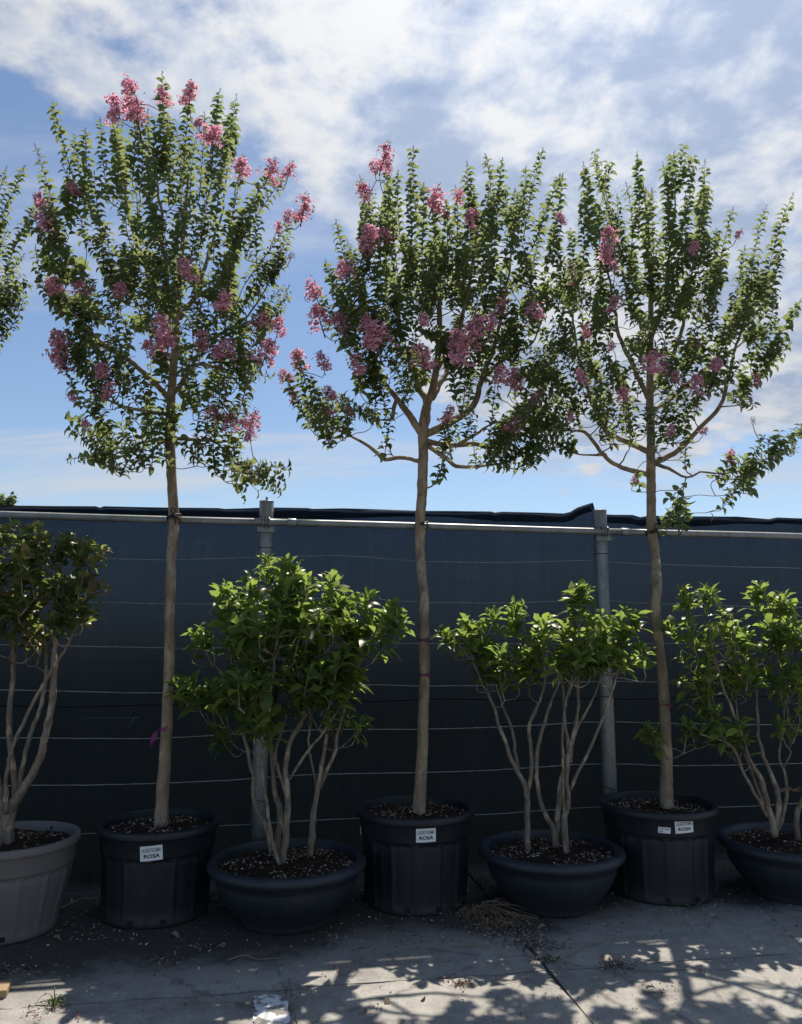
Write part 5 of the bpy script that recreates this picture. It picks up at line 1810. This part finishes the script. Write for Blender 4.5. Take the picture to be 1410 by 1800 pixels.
blades('straw_clump', G(838, 1610), 85, .22, .045, .70, 'straw', 'clump of dry straw beside the right bowl foot', 'straw', .0022, (.55, -.30))
blades('straw_clump', G(866, 1628), 45, .15, .05, .80, 'straw', 'flattened straw scraps in front of the larger straw clump', 'straw', .0020, (.1, -.1))
blades('dry_weed', G(170, 1545), 40, .34, .06, .35, 'straw', 'dry grass stalks between the grey pot and left ROSA pot', 'weeds', .0018)
blades('dry_weed', G(856, 1560), 26, .22, .04, .2, 'straw', 'dry grass stalks behind the straw clump', 'weeds', .0016)
blades('dry_weed', G(1060, 1530), 12, .20, .03, .1, 'straw', 'thin dry stalks behind the right bowl rim', 'weeds', .0014)
blades('grass_tuft', G(95, 1768), 22, .085, .006, .1, 'blade', 'small green grass tuft growing in the joint at left', 'grass', .0022)
blades('root_wisp', G(1395, 1478, .29) + np.array([0, -.05, 0]), 16, .11, .01, .95, 'straw', 'dry straw wisp lying in the bowl at the right edge', 'straw', .0018).location.z = 0.285
blades('withered_tuft', G(815, 1730), 26, .055, .018, .6, 'straw', 'small withered tuft in the joint below the straw clump', 'grass', .0018)


def twig(pxs, r, label, mat='drytwig'):
    pts = [G(x, y) + [0, 0, h] for x, y, h in pxs]
    mb = MB()
    q = spline(pts, .02)
    q[1:-1] += R.normal(0, .0012, (len(q) - 2, 3))
    q[:, 2] = np.maximum(q[:, 2], r + .001)
    mb.tube(q, np.linspace(r, r * .6, len(q)), 6)
    o = mb.build('dry_twig', M[mat], None, tuple(q[0]))
    tag(o, label, 'twig', 'dry twigs lying on the concrete')


twig([(798, 1668, .012), (830, 1666, .01), (864, 1668, .006)], .0032, 'pale twig lying on shaded concrete below the middle black pot')
twig([(998, 1685, .004), (1030, 1668, .012), (1066, 1655, .006)], .0028, 'thin curved twig on the concrete below the right bowl')
twig([(930, 1650, .01), (950, 1668, .012), (975, 1690, .008), (988, 1702, .004)], .0035, 'twig lying along the slab joint below the right bowl')
twig([(880, 1603, .012), (905, 1612, .02), (945, 1617, .008)], .0036, 'thick straw stalk pointing right from the straw clump')
twig([(508, 1724, .006), (511, 1750, .014), (516, 1775, .012), (522, 1800, .006)], .0040, 'yellowish stalk lying beside the white paint patch', 'straw')
twig([(400, 1690, .006), (430, 1684, .012), (455, 1690, .008), (500, 1685, .006)], .0030, 'wavy pale root lying on dark soil below the left bowl')
twig([(108, 1600, .01), (140, 1588, .02), (180, 1582, .01)], .0050, 'short thick stick beside the grey pot')
twig([(870, 1722, .003), (895, 1726, .006), (915, 1724, .003)], .0024, 'tiny dark twig near the slab joint')
twig([(740, 1655, .003), (765, 1652, .008), (790, 1645, .003)], .0022, 'tiny pale twig in front of the middle black pot')

# stick lying on the soil of the left pot
mb = MB()
zt = 0.440
mb.tube(spline([G(262, 1463, zt), G(280, 1450, zt + .015), G(297, 1437, zt + .02)], .02), [.006] * len(spline([G(262, 1463, zt), G(280, 1450, zt + .015), G(297, 1437, zt + .02)], .02)), 7)
tag(mb.build('broken_stick', M['drytwig']), 'short broken stick lying on the soil of the left ROSA pot', 'stick')

# white paint patch on the concrete
mb = MB()
pp = []
corn = [(446, 1752), (470, 1750), (498, 1752), (506, 1762), (508, 1785), (512, 1812), (480, 1815), (450, 1812), (444, 1790), (447, 1770)]
for i, q in enumerate(corn):
    a, b = np.array(q), np.array(corn[(i + 1) % len(corn)])
    for t in np.linspace(0, 1, 6, endpoint=False):
        pp.append(G(*(a + (b - a) * t + R.normal(0, 1.3, 2))) + [0, 0, .0055])
mb.add(pp, [tuple(range(len(pp)))[::-1]])


def paint():
    m, t, out = new_mat('worn_white_paint')
    p = geopos(t)
    n = t.noise(p, 14, 6.0, .65)
    col = t.mix(t.ss(n, .47, .53), (0.70, 0.72, 0.74, 1), (0.20, 0.19, 0.18, 1))
    t.put(out.inputs[0], bsdf(t, col, .7, .3).outputs[0])
    return m


pa = mb.build('paint_patch', paint(), yard, smooth=False)
pa['label'] = 'worn white paint patch on the concrete'

# piece of brick at the left edge
c = G(-14, 1748) + [0, 0, .016]
mb = MB()
mb.box(c, (.13, .11, .032), np.array([[math.cos(.25), -math.sin(.25), 0], [math.sin(.25), math.cos(.25), 0], [0, 0, 1]]))
o = mb.build('brick_piece', M['brickm'], None, tuple(c), smooth=False)
bv = o.modifiers.new('bevel', 'BEVEL')
bv.width = .006
bv.segments = 2
tag(o, 'ochre brick fragment on the concrete at the left edge', 'brick')

# teal string knot on the cloth
q = Pv(235, 1262, FV - .03)
mb = MB()
for k in range(5):
    d = R.normal(0, .02, 3) * [1, .3, 1]
    mb.tube(spline([q, q + d * .6 + [0, 0, .004], q + d * 1.2], .01), .0016, 4)
mb.tube(spline([q, q + E1 * -.15 + [0, 0, .002], q + E1 * -.3 + [0, 0, .003]], .03), .0009, 4)
tag(mb.build('string_knot', M['teal'], None, tuple(q)), 'teal string knot on the dark cloth left of the first trunk', 'string')

# a tree standing far behind the cloth at the left: only its tip shows
def far_tree():
    Yf = 14.0
    tip = P(12, 868, Yf)
    base = np.array([tip[0], Yf, -0.03])
    root = empty('background_tree', base)
    tag(root, 'feathery green treetop just showing over the cloth at the far left', 'tree')
    H = tip[2]
    mb = MB()
    mb.tube([base, base + [0.02, 0, H * .5], base + [0, 0, H * .96]], [.06, .035, .006], 8)
    mb.build('trunk', M['bark'], root, base)
    L = Leaves()
    tw = MB()
    for _ in range(90):
        z = H * R.uniform(.35, .98)
        a = R.uniform(0, 6.28)
        l = (H - z) * .38 + .10
        b = base + np.array([0, 0, z])
        d = unit(np.array([math.cos(a), math.sin(a), R.uniform(.6, 1.3)]))
        e = b + d * l
        tw.tube([b, (b + e) / 2 + [0, 0, .01], e], [.008, .005, .002], 4, False)
        for t in np.linspace(.2, 1, 13):
            p = b + (e - b) * t
            for _k in range(2):
                L.add(p + R.normal(0, .02, 3), unit(d + R.normal(0, .7, 3)), np.array([0, 0, 1]) + R.normal(0, .5, 3), R.uniform(.05, .10))
    tag(tw.build('branches', M['twig'], root, base), kind='stuff')
    L.finish(root, base, T_TREE, M['far_leaf'], 0, 'crown')


far_tree()
